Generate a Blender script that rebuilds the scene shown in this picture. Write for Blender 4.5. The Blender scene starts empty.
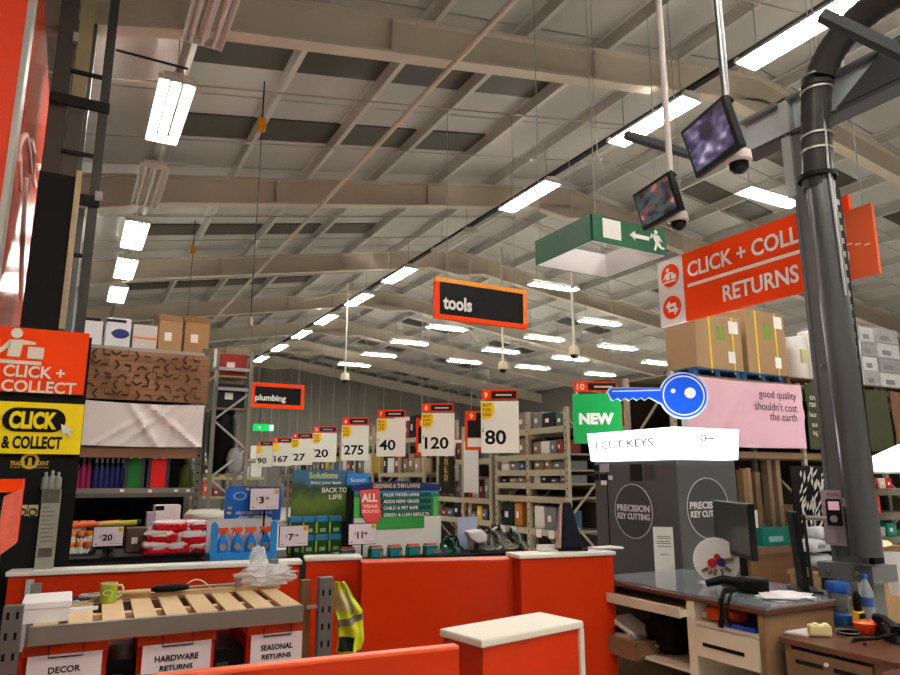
import bpy, bmesh, math, random
from mathutils import Vector, Matrix
random.seed(7)
PI = math.pi
scene = bpy.context.scene
COL = scene.collection

# ------------------------------------------------------------------ camera
FPX, CX, CY, VPX, VPY = 690.0, 450.0, 337.5, 66.0, 477.0
PITCH = math.atan((VPY - CY) / FPX)
YAW = math.atan((CX - VPX) * math.cos(PITCH) / FPX)
CAM = Vector((0, 0, 1.6))
cd = bpy.data.cameras.new('camera'); cam = bpy.data.objects.new('camera', cd); COL.objects.link(cam)
cam.location = CAM; cam.rotation_euler = (PI / 2 + PITCH, 0, -YAW)
cd.sensor_width = 36; cd.lens = 36 * FPX / 900; cd.clip_end = 300; cd.clip_start = .05
scene.camera = cam
# ------------------------------------------------------------------ world, exposure
w = bpy.data.worlds.new('night'); scene.world = w; w.use_nodes = True
w.node_tree.nodes['Background'].inputs[0].default_value = (.01, .012, .02, 1)
w.node_tree.nodes['Background'].inputs[1].default_value = .2
vs = scene.view_settings
vs.view_transform = 'Standard'; vs.look = 'None'; vs.gamma = 1; vs.exposure = 0.85; vs.use_curve_mapping = False
TUBE = 42.0
scene.cycles.max_bounces = 10; scene.cycles.diffuse_bounces = 6
scene.cycles.use_denoising = True
scene.cycles.sample_clamp_indirect = 8

# ------------------------------------------------------------------ pixel -> world
FW = Vector((math.sin(YAW) * math.cos(PITCH), math.cos(YAW) * math.cos(PITCH), math.sin(PITCH)))
RT = Vector((math.cos(YAW), -math.sin(YAW), 0)); UP = RT.cross(FW)
def ray(u, v): return FW + RT * ((u - CX) / FPX) - UP * ((v - CY) / FPX)
def at(u, v, X=None, Y=None, Z=None):
    r = ray(u, v)
    t = X / r.x if X is not None else Y / r.y if Y is not None else (Z - CAM.z) / r.z
    return CAM + r * t

# ------------------------------------------------------------------ materials
def lin(c):
    return tuple(((x / 255) / 12.92 if x / 255 <= .04045 else ((x / 255 + .055) / 1.055) ** 2.4) for x in c) + (1,)
MATS = {}
def M(rgb, rough=.55, metal=0, noise=0, nscale=6, bump=0, emit=0, trans=0, alpha=1, spec=.3, coat=0):
    key = (tuple(rgb), rough, metal, noise, nscale, bump, emit, trans, alpha, spec, coat)
    if key in MATS: return MATS[key]
    m = bpy.data.materials.new('surface'); m.use_nodes = True; nt = m.node_tree
    b = nt.nodes['Principled BSDF']; c = lin(rgb)
    b.inputs['Base Color'].default_value = c
    b.inputs['Roughness'].default_value = rough; b.inputs['Metallic'].default_value = metal
    b.inputs['Specular IOR Level'].default_value = spec if max(rgb) > 60 or rough < .3 else min(spec, .12)
    if coat: b.inputs['Coat Weight'].default_value = coat; b.inputs['Coat Roughness'].default_value = .08
    if trans: b.inputs['Transmission Weight'].default_value = trans
    if alpha < 1: b.inputs['Alpha'].default_value = alpha
    if emit:
        b.inputs['Emission Color'].default_value = c; b.inputs['Emission Strength'].default_value = emit
    if noise or bump:
        tc = nt.nodes.new('ShaderNodeTexCoord'); n = nt.nodes.new('ShaderNodeTexNoise')
        n.inputs['Scale'].default_value = nscale; n.inputs['Detail'].default_value = 5
        nt.links.new(tc.outputs['Object'], n.inputs['Vector'])
        if noise:
            mx = nt.nodes.new('ShaderNodeMix'); mx.data_type = 'RGBA'
            mx.inputs[6].default_value = tuple(x * (1 - noise) for x in c[:3]) + (1,)
            mx.inputs[7].default_value = tuple(min(1, x * (1 + noise)) for x in c[:3]) + (1,)
            nt.links.new(n.outputs['Fac'], mx.inputs[0]); nt.links.new(mx.outputs[2], b.inputs['Base Color'])
        if bump:
            bp = nt.nodes.new('ShaderNodeBump'); bp.inputs['Strength'].default_value = bump
            nt.links.new(n.outputs['Fac'], bp.inputs['Height']); nt.links.new(bp.outputs['Normal'], b.inputs['Normal'])
    MATS[key] = m
    return m
def screen_mat(dark, cols, scale, seed):
    m = bpy.data.materials.new('screen_picture'); m.use_nodes = True; nt = m.node_tree; b = nt.nodes['Principled BSDF']
    tc = nt.nodes.new('ShaderNodeTexCoord'); mp = nt.nodes.new('ShaderNodeMapping')
    mp.inputs['Location'].default_value = (seed, seed * 2, 0); mp.inputs['Scale'].default_value = (1, 1, 1.6)
    v = nt.nodes.new('ShaderNodeTexVoronoi'); v.inputs['Scale'].default_value = scale
    n = nt.nodes.new('ShaderNodeTexNoise'); n.inputs['Scale'].default_value = scale * .7
    cr = nt.nodes.new('ShaderNodeValToRGB'); e = cr.color_ramp
    e.elements[0].position = .3; e.elements[0].color = lin(dark); e.elements[1].position = .75; e.elements[1].color = lin(cols[-1])
    for i, c in enumerate(cols[:-1]):
        x = e.elements.new(.42 + .09 * i); x.color = lin(c)
    nt.links.new(tc.outputs['Object'], mp.inputs['Vector']); nt.links.new(mp.outputs['Vector'], v.inputs['Vector']); nt.links.new(mp.outputs['Vector'], n.inputs['Vector'])
    mm = nt.nodes.new('ShaderNodeMix'); mm.inputs[0].default_value = .55
    v.distance = 'CHEBYCHEV'; mm.inputs[0].default_value = .8; n.inputs['Detail'].default_value = 1
    nt.links.new(v.outputs['Distance'], mm.inputs[2]); nt.links.new(n.outputs['Fac'], mm.inputs[3])
    nt.links.new(mm.outputs[0], cr.inputs['Fac'])
    nt.links.new(cr.outputs['Color'], b.inputs['Base Color']); nt.links.new(cr.outputs['Color'], b.inputs['Emission Color'])
    b.inputs['Emission Strength'].default_value = .45; b.inputs['Roughness'].default_value = .25
    return m
def foliage_print():
    m = bpy.data.materials.new('lawn_print'); m.use_nodes = True; nt = m.node_tree; b = nt.nodes['Principled BSDF']
    tc = nt.nodes.new('ShaderNodeTexCoord'); n = nt.nodes.new('ShaderNodeTexNoise'); n.inputs['Scale'].default_value = 9
    sp = nt.nodes.new('ShaderNodeSeparateXYZ'); ma = nt.nodes.new('ShaderNodeMath'); ma.operation = 'MULTIPLY_ADD'
    ma.inputs[1].default_value = .35; cr = nt.nodes.new('ShaderNodeValToRGB')
    ad = nt.nodes.new('ShaderNodeMath'); ad.operation = 'MULTIPLY_ADD'; ad.inputs[1].default_value = 2.1; ad.inputs[2].default_value = -.63
    e = cr.color_ramp; e.elements[0].position = .05; e.elements[0].color = lin((40, 66, 20)); e.elements[1].position = .95; e.elements[1].color = lin((60, 110, 150))
    x = e.elements.new(.45); x.color = lin((92, 118, 42)); x = e.elements.new(.68); x.color = lin((34, 62, 30)); x = e.elements.new(.78); x.color = lin((62, 105, 125))
    nt.links.new(tc.outputs['Object'], n.inputs['Vector']); nt.links.new(tc.outputs['Object'], sp.inputs[0])
    nt.links.new(sp.outputs['Z'], ad.inputs[0]); nt.links.new(n.outputs['Fac'], ma.inputs[0]); nt.links.new(ad.outputs[0], ma.inputs[2])
    nt.links.new(ma.outputs[0], cr.inputs['Fac']); nt.links.new(cr.outputs['Color'], b.inputs['Base Color']); b.inputs['Roughness'].default_value = .4
    return m

ORANGE = M((190, 44, 3), .4, noise=.06, nscale=3, spec=.2)
ORANGE_SIGN = M((240, 66, 8), .6, spec=.12)
ORANGE_GLOSS = M((226, 62, 20), .2, coat=.35)
WHITE = M((235, 232, 228), .5); PAPER = M((232, 226, 232), .7); OFFW = M((222, 216, 204), .5)
BLACK = M((12, 12, 13), .5); DARK = M((38, 38, 40), .5); INK = M((22, 20, 22), .7)
GREY = M((120, 118, 114), .5); DGREY = M((72, 73, 75), .5); LGREY = M((165, 166, 166), .5)
STEEL = M((150, 148, 142), .4, metal=.6, noise=.1); GALV = M((186, 194, 200), .5, metal=.0, noise=.1, nscale=12)
RACKG = M((128, 126, 114), .5, noise=.08); RACKB = M((168, 160, 138), .5, noise=.08)
RAFT = M((194, 183, 168), .6, noise=.05, nscale=2); PURL = M((188, 187, 182), .5)
ROOF = M((174, 173, 169), .6, noise=.05, nscale=.7); RLIGHT = M((62, 60, 52), .4)
CARTON = M((162, 130, 96), .8, noise=.08, nscale=4); CARTON2 = M((128, 98, 70), .8, noise=.1); TAN = M((196, 168, 124), .7, noise=.12, nscale=8)
WOOD = M((128, 98, 70), .5, noise=.2, nscale=9); DWOOD = M((92, 58, 44), .3, noise=.15, nscale=8); PLY = M((214, 184, 142), .6, noise=.08, nscale=14)
BLUE = M((30, 110, 200), .4); KBLUE = M((20, 88, 230), .3); GREEN = M((0, 160, 74), .45); DGREEN = M((0, 88, 52), .45)
YELLOW = M((250, 222, 10), .5); CREAM = M((212, 200, 178), .5); RED = M((215, 30, 34), .4)
BLUEPAL = M((28, 78, 130), .6); TEAL = M((0, 128, 118), .4); PINKB = M((222, 178, 196), .7)
CLEAR = M((235, 240, 245), .06, trans=.9, spec=.6); FILM = M((240, 242, 245), .18, alpha=.45, spec=.8)
GLASSY = M((180, 195, 205), .08, trans=.7)

# ------------------------------------------------------------------ mesh builder
class MB:
    def __init__(s): s.v = []; s.f = []
    def add(s, vs, fs):
        n = len(s.v); s.v += [tuple(x) for x in vs]; s.f += [tuple(i + n for i in q) for q in fs]; return s
    def box(s, x0, x1, y0, y1, z0, z1):
        if x0 > x1: x0, x1 = x1, x0
        if y0 > y1: y0, y1 = y1, y0
        if z0 > z1: z0, z1 = z1, z0
        return s.add([(x0, y0, z0), (x1, y0, z0), (x1, y1, z0), (x0, y1, z0), (x0, y0, z1), (x1, y0, z1), (x1, y1, z1), (x0, y1, z1)],
                     [(0, 3, 2, 1), (4, 5, 6, 7), (0, 1, 5, 4), (1, 2, 6, 5), (2, 3, 7, 6), (3, 0, 4, 7)])
    def hexa(s, p):  # 8 points: bottom ring 0-3, top ring 4-7
        return s.add(p, [(0, 3, 2, 1), (4, 5, 6, 7), (0, 1, 5, 4), (1, 2, 6, 5), (2, 3, 7, 6), (3, 0, 4, 7)])
    def bar(s, a, b, wd, ht=None):
        a, b = Vector(a), Vector(b); d = (b - a).normalized(); ht = ht or wd
        up = Vector((0, 0, 1)) if abs(d.z) < .95 else Vector((0, 1, 0))
        r = d.cross(up).normalized() * (wd / 2); u = r.cross(d).normalized() * (ht / 2)
        return s.hexa([a - r - u, a + r - u, b + r - u, b - r - u, a - r + u, a + r + u, b + r + u, b - r + u])
    def cyl(s, a, b, r, r2=None, n=10):
        a, b = Vector(a), Vector(b); d = (b - a).normalized(); r2 = r if r2 is None else r2
        up = Vector((0, 0, 1)) if abs(d.z) < .9 else Vector((1, 0, 0))
        e = d.cross(up).normalized(); g = d.cross(e)
        vs = [a + (e * math.cos(2 * PI * i / n) + g * math.sin(2 * PI * i / n)) * r for i in range(n)]
        vs += [b + (e * math.cos(2 * PI * i / n) + g * math.sin(2 * PI * i / n)) * r2 for i in range(n)]
        return s.add(vs, [(i, (i + 1) % n, n + (i + 1) % n, n + i) for i in range(n)] + [tuple(range(n - 1, -1, -1)), tuple(range(n, 2 * n))])
    def lathe(s, prof, c=(0, 0, 0), n=14, sx=1, sy=1):
        vs = []; fs = []
        for r, z in prof:
            vs += [(c[0] + sx * r * math.cos(2 * PI * i / n), c[1] + sy * r * math.sin(2 * PI * i / n), c[2] + z) for i in range(n)]
        k = len(prof)
        for j in range(k - 1):
            fs += [(j * n + i, j * n + (i + 1) % n, (j + 1) * n + (i + 1) % n, (j + 1) * n + i) for i in range(n)]
        fs += [tuple(range(n - 1, -1, -1)), tuple(range((k - 1) * n, k * n))]
        return s.add(vs, fs)
    def prism(s, poly, y0, y1):  # poly of (x,z)
        n = len(poly)
        ar = sum(poly[i][0] * poly[(i + 1) % n][1] - poly[(i + 1) % n][0] * poly[i][1] for i in range(n))
        if ar < 0: poly = poly[::-1]
        vs = [(x, y0, z) for x, z in poly] + [(x, y1, z) for x, z in poly]
        return s.add(vs, [tuple(range(n)), tuple(range(2 * n - 1, n - 1, -1))] + [((i + 1) % n, i, n + i, n + (i + 1) % n) for i in range(n)])
    def tube(s, pts, r, n=8, closed=False):
        pts = [Vector(p) for p in pts]; k = len(pts); vs = []; fs = []
        for j, p in enumerate(pts):
            d = (pts[(j + 1) % k] - pts[j - 1]) if (closed or 0 < j < k - 1) else (pts[1] - pts[0] if j == 0 else pts[-1] - pts[-2])
            d.normalize(); up = Vector((0, 0, 1)) if abs(d.z) < .9 else Vector((1, 0, 0))
            e = d.cross(up).normalized(); g = d.cross(e); rr = r[j] if isinstance(r, (list, tuple)) else r
            vs += [p + (e * math.cos(2 * PI * i / n) + g * math.sin(2 * PI * i / n)) * rr for i in range(n)]
        for j in range(k if closed else k - 1):
            a = j * n; b = ((j + 1) % k) * n
            fs += [(a + i, a + (i + 1) % n, b + (i + 1) % n, b + i) for i in range(n)]
        if not closed: fs += [tuple(range(n - 1, -1, -1)), tuple(range((k - 1) * n, k * n))]
        return s.add(vs, fs)
    def sheet(s, fn, nu, nv, th=.004):  # fn(a,b)->(x,y,z), a,b in 0..1, thickness along +y
        vs = [fn(i / nu, j / nv) for j in range(nv + 1) for i in range(nu + 1)]
        m = len(vs); vs2 = [(x, y + th, z) for x, y, z in vs]; W = nu + 1; fs = []
        for j in range(nv):
            for i in range(nu):
                a = j * W + i; q = (a, a + 1, a + W + 1, a + W); fs += [q, tuple(m + t for t in q[::-1])]
        for i in range(nu): fs += [(i + 1, i, m + i, m + i + 1), (nv * W + i, nv * W + i + 1, m + nv * W + i + 1, m + nv * W + i)]
        for j in range(nv): fs += [(j * W, (j + 1) * W, m + (j + 1) * W, m + j * W), ((j + 1) * W + nu, j * W + nu, m + j * W + nu, m + (j + 1) * W + nu)]
        return s.add(vs + vs2, fs)
    def blob(s, c, rx, ry, rz, nu=10, nv=7, wob=0, p=1):
        vs = []; fs = []
        def pw(x): return math.copysign(abs(x) ** p, x)
        for j in range(nv + 1):
            th = PI * j / nv
            for i in range(nu):
                ph = 2 * PI * i / nu; k = 1 + wob * (random.random() - .5)
                vs.append((c[0] + rx * k * pw(math.sin(th)) * pw(math.cos(ph)), c[1] + ry * k * pw(math.sin(th)) * pw(math.sin(ph)), c[2] - rz * k * pw(math.cos(th))))
        for j in range(nv):
            fs += [(j * nu + i, j * nu + (i + 1) % nu, (j + 1) * nu + (i + 1) % nu, (j + 1) * nu + i) for i in range(nu)]
        return s.add(vs, fs)
    def mesh(s, mat, smooth=False):
        me = bpy.data.meshes.new('mesh'); me.from_pydata(s.v, [], s.f); me.validate(); me.materials.append(mat)
        bm = bmesh.new(); bm.from_mesh(me); bmesh.ops.remove_doubles(bm, verts=bm.verts, dist=1e-6); bmesh.ops.recalc_face_normals(bm, faces=bm.faces)
        if smooth:
            for f in bm.faces: f.smooth = True
            for e in bm.edges:
                if len(e.link_faces) == 2 and e.calc_face_angle(0) > .7: e.smooth = False
        bm.to_mesh(me); bm.free()
        return me
    def build(s, name, mat, parent=None, smooth=False, bevel=0, label=None, kind=None):
        return link(name, s.mesh(mat, smooth), parent, bevel, label, kind)
def link(name, me, parent=None, bevel=0, label=None, kind=None):
    o = bpy.data.objects.new(name, me); COL.objects.link(o)
    if parent is not None: o.parent = parent
    if bevel:
        b = o.modifiers.new('edge', 'BEVEL'); b.width = bevel; b.segments = 2; b.limit_method = 'ANGLE'
    if label: o['label'] = label
    if kind: o['kind'] = kind
    return o
def text_mesh(body, x0, x1, z0, z1, y, mat, bold=0, th=.003, keep=False):
    c = bpy.data.curves.new('t', 'FONT'); c.body = body; c.align_x = 'CENTER'; c.offset = bold; c.size = 1; c.resolution_u = 3
    ob = bpy.data.objects.new('t', c); me0 = ob.to_mesh()
    co = [tuple(v.co) for v in me0.vertices]; fs = [tuple(p.vertices) for p in me0.polygons]
    ob.to_mesh_clear(); bpy.data.objects.remove(ob); bpy.data.curves.remove(c)
    xs = [p[0] for p in co]; zs = [p[1] for p in co]; ax, bx, az, bz = min(xs), max(xs), min(zs), max(zs)
    sx = (x1 - x0) / (bx - ax); sz = (z1 - z0) / (bz - az)
    n = len(co)
    f_ = [(x0 + (p[0] - ax) * sx, y - th, z0 + (p[1] - az) * sz) for p in co]
    me = bpy.data.meshes.new('lettering'); me.from_pydata(f_, [], fs); me.materials.append(mat)
    bm = bmesh.new(); bm.from_mesh(me)
    bmesh.ops.remove_doubles(bm, verts=bm.verts, dist=1e-7)
    r = bmesh.ops.extrude_face_region(bm, geom=bm.faces[:])
    for v in r['geom']:
        if isinstance(v, bmesh.types.BMVert): v.co.y += th * .9
    bmesh.ops.recalc_face_normals(bm, faces=bm.faces); bm.to_mesh(me); bm.free()
    return me

class T:
    """a thing: an Empty at its base, local x to the right, y away, z up"""
    def __init__(s, name, label, cat, org, rz=0, group=None, kind=None, tilt=0):
        o = bpy.data.objects.new(name, None); COL.objects.link(o); s.o = o; s.O = Vector(org); s.rz = rz
        o.location = s.O; o.rotation_euler = (tilt, 0, rz); o.empty_display_size = .1
        if label: o['label'] = label
        if cat: o['category'] = cat
        if group: o['group'] = group
        if kind: o['kind'] = kind
        s.R = Matrix.Rotation(-rz, 3, 'Z')
    def px(s, u, v, y=0):
        r = s.R @ ray(u, v); c = s.R @ (CAM - s.O); t = (y - c.y) / r.y; p = c + r * t
        return p.x, p.z
    def X(s, u, v, y=0): return s.px(u, v, y)[0]
    def Z(s, u, v, y=0): return s.px(u, v, y)[1]
    def rect(s, u0, v0, u1, v1, y=0):
        um, vm = (u0 + u1) / 2, (v0 + v1) / 2
        return s.X(u0, vm, y), s.X(u1, vm, y), s.Z(um, v1, y), s.Z(um, v0, y)
    def add(s, name, mb, mat, parent=None, **k): return mb.build(name, mat, parent or s.o, **k)
    def box(s, name, mat, x0, x1, y0, y1, z0, z1, parent=None, **k): return MB().box(x0, x1, y0, y1, z0, z1).build(name, mat, parent or s.o, **k)
    def pbox(s, name, mat, u0, v0, u1, v1, y0, y1, parent=None, **k):
        x0, x1, z0, z1 = s.rect(u0, v0, u1, v1, y0)
        return s.box(name, mat, x0, x1, y0, y1, z0, z1, parent, **k)
    def text(s, body, mat, x0, x1, z0, z1, y=0, bold=0, parent=None, th=.003, name='lettering'):
        return link(name, text_mesh(body, x0, x1, z0, z1, y, mat, bold, th), parent or s.o)
    def ptext(s, body, mat, u0, v0, u1, v1, y=0, **k):
        x0, x1, z0, z1 = s.rect(u0, v0, u1, v1, y)
        return s.text(body, mat, x0, x1, z0, z1, y, **k)
    def w(s, x, y, z): return s.R.transposed() @ Vector((x, y, z)) + s.O
def single(name, mb, mat, label, cat, org=(0, 0, 0), rz=0, group=None, kind=None, smooth=False, bevel=0):
    o = mb.build(name, mat, None, smooth, bevel); o.location = org; o.rotation_euler = (0, 0, rz)
    o['label'] = label; o['category'] = cat
    if group: o['group'] = group
    if kind: o['kind'] = kind
    return o
def struct(name, mb, mat):
    o = mb.build(name, mat); o['kind'] = 'structure'; return o
ORD = ['first', 'second', 'third', 'fourth', 'fifth', 'sixth', 'seventh', 'eighth', 'ninth', 'tenth', 'eleventh', 'twelfth', 'thirteenth', 'fourteenth']
def circ(cx, cz, r, n=24, a0=0, a1=2 * PI, sz=1): return [(cx + r * math.cos(a0 + (a1 - a0) * i / n), cz + sz * r * math.sin(a0 + (a1 - a0) * i / n)) for i in range(n + (0 if abs(a1 - a0 - 2 * PI) < 1e-6 else 1))]
def ring(mb, cx, cz, r, wd, y0, y1, sz=1, n=32):
    a = circ(cx, cz, r, n, sz=sz); b = circ(cx, cz, r - wd, n, sz=sz)
    vs = [(x, y0, z) for x, z in a] + [(x, y0, z) for x, z in b] + [(x, y1, z) for x, z in a] + [(x, y1, z) for x, z in b]
    fs = []
    for i in range(n):
        j = (i + 1) % n
        fs += [(i, j, n + j, n + i), (2 * n + j, 2 * n + i, 3 * n + i, 3 * n + j), (j, i, 2 * n + i, 2 * n + j), (n + i, n + j, 3 * n + j, 3 * n + i)]
    return mb.add(vs, fs)

# ================================================================== THE SHED
def zb(x): return 7.72 - .185 * (9.6 - x) if x < 9.6 else 7.72 - .13 * (x - 9.6)   # underside of the rafters
XL, XR, Y0, Y1 = -2.2, 24.0, -9.0, 38.0
struct('floor', MB().box(XL, XR, Y0, Y1, -.2, 0), M((214, 211, 204), .35, noise=.06, nscale=1.5))
struct('wall_left', MB().box(XL - .2, XL, Y0, Y1, 0, 7), M((140, 138, 130), .7))
struct('wall_right', MB().box(XR, XR + .2, Y0, Y1, 0, 7.2), M((120, 118, 112), .7))
struct('wall_front', MB().box(XL, XR, Y0 - .2, Y0, 0, 8.8), M((150, 148, 140), .7))
wb = T('wall_back', None, None, (0, Y1, 0), kind='structure')
wb.box('wall_core', M((92, 90, 84), .7), XL, XR, .06, .25, 0, 8.8)
bp = MB().box(0, 1.36, 0, .05, 0, 8.6).mesh(M((112, 109, 100), .6, noise=.06))
for i in range(19):
    o = link('panel', bp, wb.o); o.location = (XL + i * 1.4, 0, 0)
ceil = T('ceiling', None, None, (0, 0, 0), kind='structure')
def slope(x0, x1, y0, y1, o0, o1, mb=None):
    mb = mb or MB()
    return mb.hexa([(x0, y0, zb(x0) + o0), (x1, y0, zb(x1) + o0), (x1, y1, zb(x1) + o0), (x0, y1, zb(x0) + o0),
                    (x0, y0, zb(x0) + o1), (x1, y0, zb(x1) + o1), (x1, y1, zb(x1) + o1), (x0, y1, zb(x0) + o1)])
# roof sheets, one per half bay, with a narrow joint
FR = [6.8 + 5.2 * k for k in range(-3, 7)]
ys = []
for k in range(-3, 6): ys += [6.8 + 5.2 * k, 6.8 + 5.2 * k + 2.6]
ys.append(38.0)
for i in range(len(ys) - 1):
    for a, b in ((XL, 9.59), (9.61, XR)):
        slope(a, b, ys[i] + .015, ys[i + 1] - .015, .72, .78).build('roof_sheet', ROOF, ceil.o)
slope(XL, 9.6, Y0, Y1, .79, .9).build('roof_deck', M((120, 116, 110), .7), ceil.o); slope(9.6, XR, Y0, Y1, .79, .9).build('roof_deck', M((120, 116, 110), .7), ceil.o)
PX = [-1.9, -.55, .82, 2.1, 3.45, 4.83, 6.24, 7.62, 9.0, 10.2, 11.58, 12.96, 14.34, 15.72, 17.1, 18.5, 19.9, 21.3, 22.7]
for x in PX:
    m = MB(); z = zb(x)
    m.box(x - .012, x + .012, Y0, Y1, z + .52, z + .71); m.box(x - .01, x + .06, Y0, Y1, z + .5, z + .525); m.box(x - .07, x + .01, Y0, Y1, z + .7, z + .725)
    m.build('purlin', PURL, ceil.o)
for k in range(-1, 6):
    f = 6.8 + 5.2 * k
    for (a, b) in ((1.15, 1.75), (3.2, 3.95)):
        for i in range(len(PX) - 1):
            if i in (2, 3, 4, 5) or i in (10, 11, 13, 14):
                slope(PX[i] + .03, PX[i + 1] - .03, f + a, f + b, .695, .72).build('rooflight', RLIGHT, ceil.o)
for f in FR:
    if f < Y0: continue
    for a, b in ((XL, 9.6), (9.6, XR)):
        slope(a, b, f - .012, f + .012, .04, .48).build('rafter_web', RAFT, ceil.o)
        slope(a, b, f - .1, f + .1, 0, .04).build('rafter_flange', RAFT, ceil.o)
        slope(a, b, f - .1, f + .1, .46, .5).build('rafter_flange', RAFT, ceil.o)
    # deeper apex haunch and eaves haunch
    z = zb(9.6)
    MB().prism([(8.7, zb(8.7)), (9.6, z - .26), (10.5, zb(10.5)), (9.6, z + .05)], f - .1, f + .1).build('apex_haunch', RAFT, ceil.o)
    MB().prism([(XL, 5.0), (-.2, zb(-.2) - .12), (1.1, zb(1.1)), (XL, zb(XL))], f - .09, f + .09).build('eaves_haunch', RAFT, ceil.o)
    for x in (2.9, 6.0):   # stiffeners
        MB().box(x - .01, x + .01, f - .09, f + .09, zb(x) + .03, zb(x) + .47).build('stiffener', RAFT, ceil.o)
    if f > 6: MB().box(-.42, -.14, f - .12, f + .12, 0, zb(-.3) - .1).build('column', M((96, 98, 96), .5), ceil.o)
for k in range(-2, 6):    # sag rods running across the purlins
    for d in (1.9, 3.55):
        y = 6.8 + 5.2 * k + d
        for a, b in ((XL, 9.5), (9.7, XR)):
            MB().bar((a, y, zb(a) + .44), (b, y, zb(b) + .44), .022).build('sag_rod', M((170, 162, 150), .4), ceil.o)
for (a, b, c, d) in ((24.9, 19.9, 3.4, 9.0), (20.0, 25, 10.2, 15)):   # wind braces
    MB().cyl((c, a, zb(c) + .3), (d, b, zb(d) + .3), .035, n=8).build('wind_brace', RAFT, ceil.o)

# ================================================================== STRIP LIGHTS
LIT = M((255, 250, 240), .4, emit=TUBE); UNLIT = M((214, 212, 206), .25)
HOUSE = M((214, 212, 208), .45)
hm = MB().box(-.05, .05, -.82, .82, .06, .12); hm.box(-.15, .15, -.82, -.79, .06, .1); hm.box(-.15, .15, .79, .82, .06, .1)
hm.box(-.15, -.085, -.82, .82, .06, .07); hm.box(.085, .15, -.82, .82, .06, .07)
hm.prism([(-.15, .06), (-.2, 0), (-.19, 0), (-.14, .06)], -.82, .82); hm.prism([(.15, .06), (.2, 0), (.19, 0), (.14, .06)], -.82, .82)
hme = hm.mesh(HOUSE)
rib = MB().box(-.2, .2, -.006, .006, .0, .06)
ribme = rib.mesh(HOUSE)
tl = MB().cyl((0, -.79, 0), (0, .79, 0), .027, n=8).mesh(LIT, True); tu = MB().cyl((0, -.79, 0), (0, .79, 0), .024, n=8).mesh(UNLIT, True)
capm = MB().cyl((0, -.82, 0), (0, -.775, 0), .03, n=8).mesh(M((230, 230, 228), .4), True)
def strip_light(x, y, z, rz, lit, label, group, top=None):
    t = T('strip_light', label, 'light', (x, y, z), rz, group)
    link('housing', hme, t.o)
    for dy in (-.8, .8): o = link('end_plate', ribme, t.o); o.location = (0, dy, 0)
    for dx in (-.11, 0, .11):
        o = link('tube', tl if lit else tu, t.o); o.location = (dx, 0, .025)
    top = (zb(x) + .5 - z) if top is None else top
    for dy in (-.6, .6): t.add('hanger', MB().cyl((0, dy, .12), (0, dy, top), .008, n=6), STEEL)
    return t
rowY = [-4.8, -1.6, 1.5, 4.6, 7.1, 10.4, 13.4, 16.5, 19.5, 22.6, 25.5, 28.7, 31.9]
for i, y in enumerate(rowY):
    lit = y != 13.4
    lb = f'lit strip light, {ORD[i]} from the front in the long row left of the ridge' if lit else 'unlit ribbed strip light in the long row left of the ridge'
    strip_light(7.42, y, 6.95, 0, lit, lb, 'strip lights in the long ridge row')
sc_ = (5.9 - 1.6) / 5.4
for i, (x, y, lit) in enumerate(((.85, -1.8, 1), (.85, 1.4, 1), (1.0, 7.45, 0), (.85, 10.5, 1), (.87, 13.6, 0), (.85, 16.65, 1), (.86, 19.6, 1), (.84, 22.6, 1))):
    lb = f'{"lit" if lit else "unlit ribbed"} strip light, {ORD[i]} from the front in the row along the left wall'
    strip_light(x * sc_, y * sc_, 5.9, 0, lit, lb, 'strip lights along the left wall')
single('cable_tray', MB().box(7.38, 7.46, -6, 33, 7.1, 7.13).box(7.37, 7.38, -6, 33, 7.1, 7.15).box(7.46, 7.47, -6, 33, 7.1, 7.15), DARK, 'dark cable tray above the long row of strip lights', 'cable tray')
single('cable_tray', MB().box(.65, .72, -3, 24, 6.03, 6.04).box(.645, .65, -3, 24, 6.03, 6.05).box(.72, .725, -3, 24, 6.03, 6.05), STEEL, 'steel cable tray above the lights along the left wall', 'cable tray')
cross = [(11.6, 8.15, 7), (11.8, 15.4, 7), (11.8, 18.5, 7), (11.8, 21.9, 7), (11.8, 25.1, 7), (11.85, 28.4, 7), (11.85, 31.5, 7),
         (16.1, 12.2, 6.55), (16.1, 18.4, 6.55), (16.1, 21.7, 6.55), (16.1, 24.9, 6.55), (16.1, 28.1, 6.55), (20, 21.8, 6.2), (20, 25, 6.2), (20, 28, 6.2), (20, 15.2, 6.2), (24.5, 24, 6.2), (24.5, 28.2, 6.2)]
for i, (x, y, z) in enumerate(cross):
    k = (z - 1.6) / 5.4
    nth = sum(1 for c in cross[:i] if c[2] == z and abs(c[0] - x) < 1)
    rn = {7: 'nearest the ridge', 6.55: 'in the middle of the right slope', 6.2: 'far out on the right slope'}[z] if x < 22 else 'farthest out by the right wall'
    strip_light(x * k, y * k, z - .05, PI / 2, True, f'crosswise strip light, {ORD[nth]} back in the column {rn}', 'crosswise strip lights')
for i, (x, y) in enumerate(((3.5, -3.5), (12, 3.4), (12, 0), (12, -3.5), (17, 2), (17, -3), (3.6, 0.2))):   # the same shed lights go on behind the camera
    strip_light(x, y, 6.2, PI / 2, True, f'crosswise strip light over the entrance, {ORD[i]} of those behind', 'strip lights over the entrance')

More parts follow.
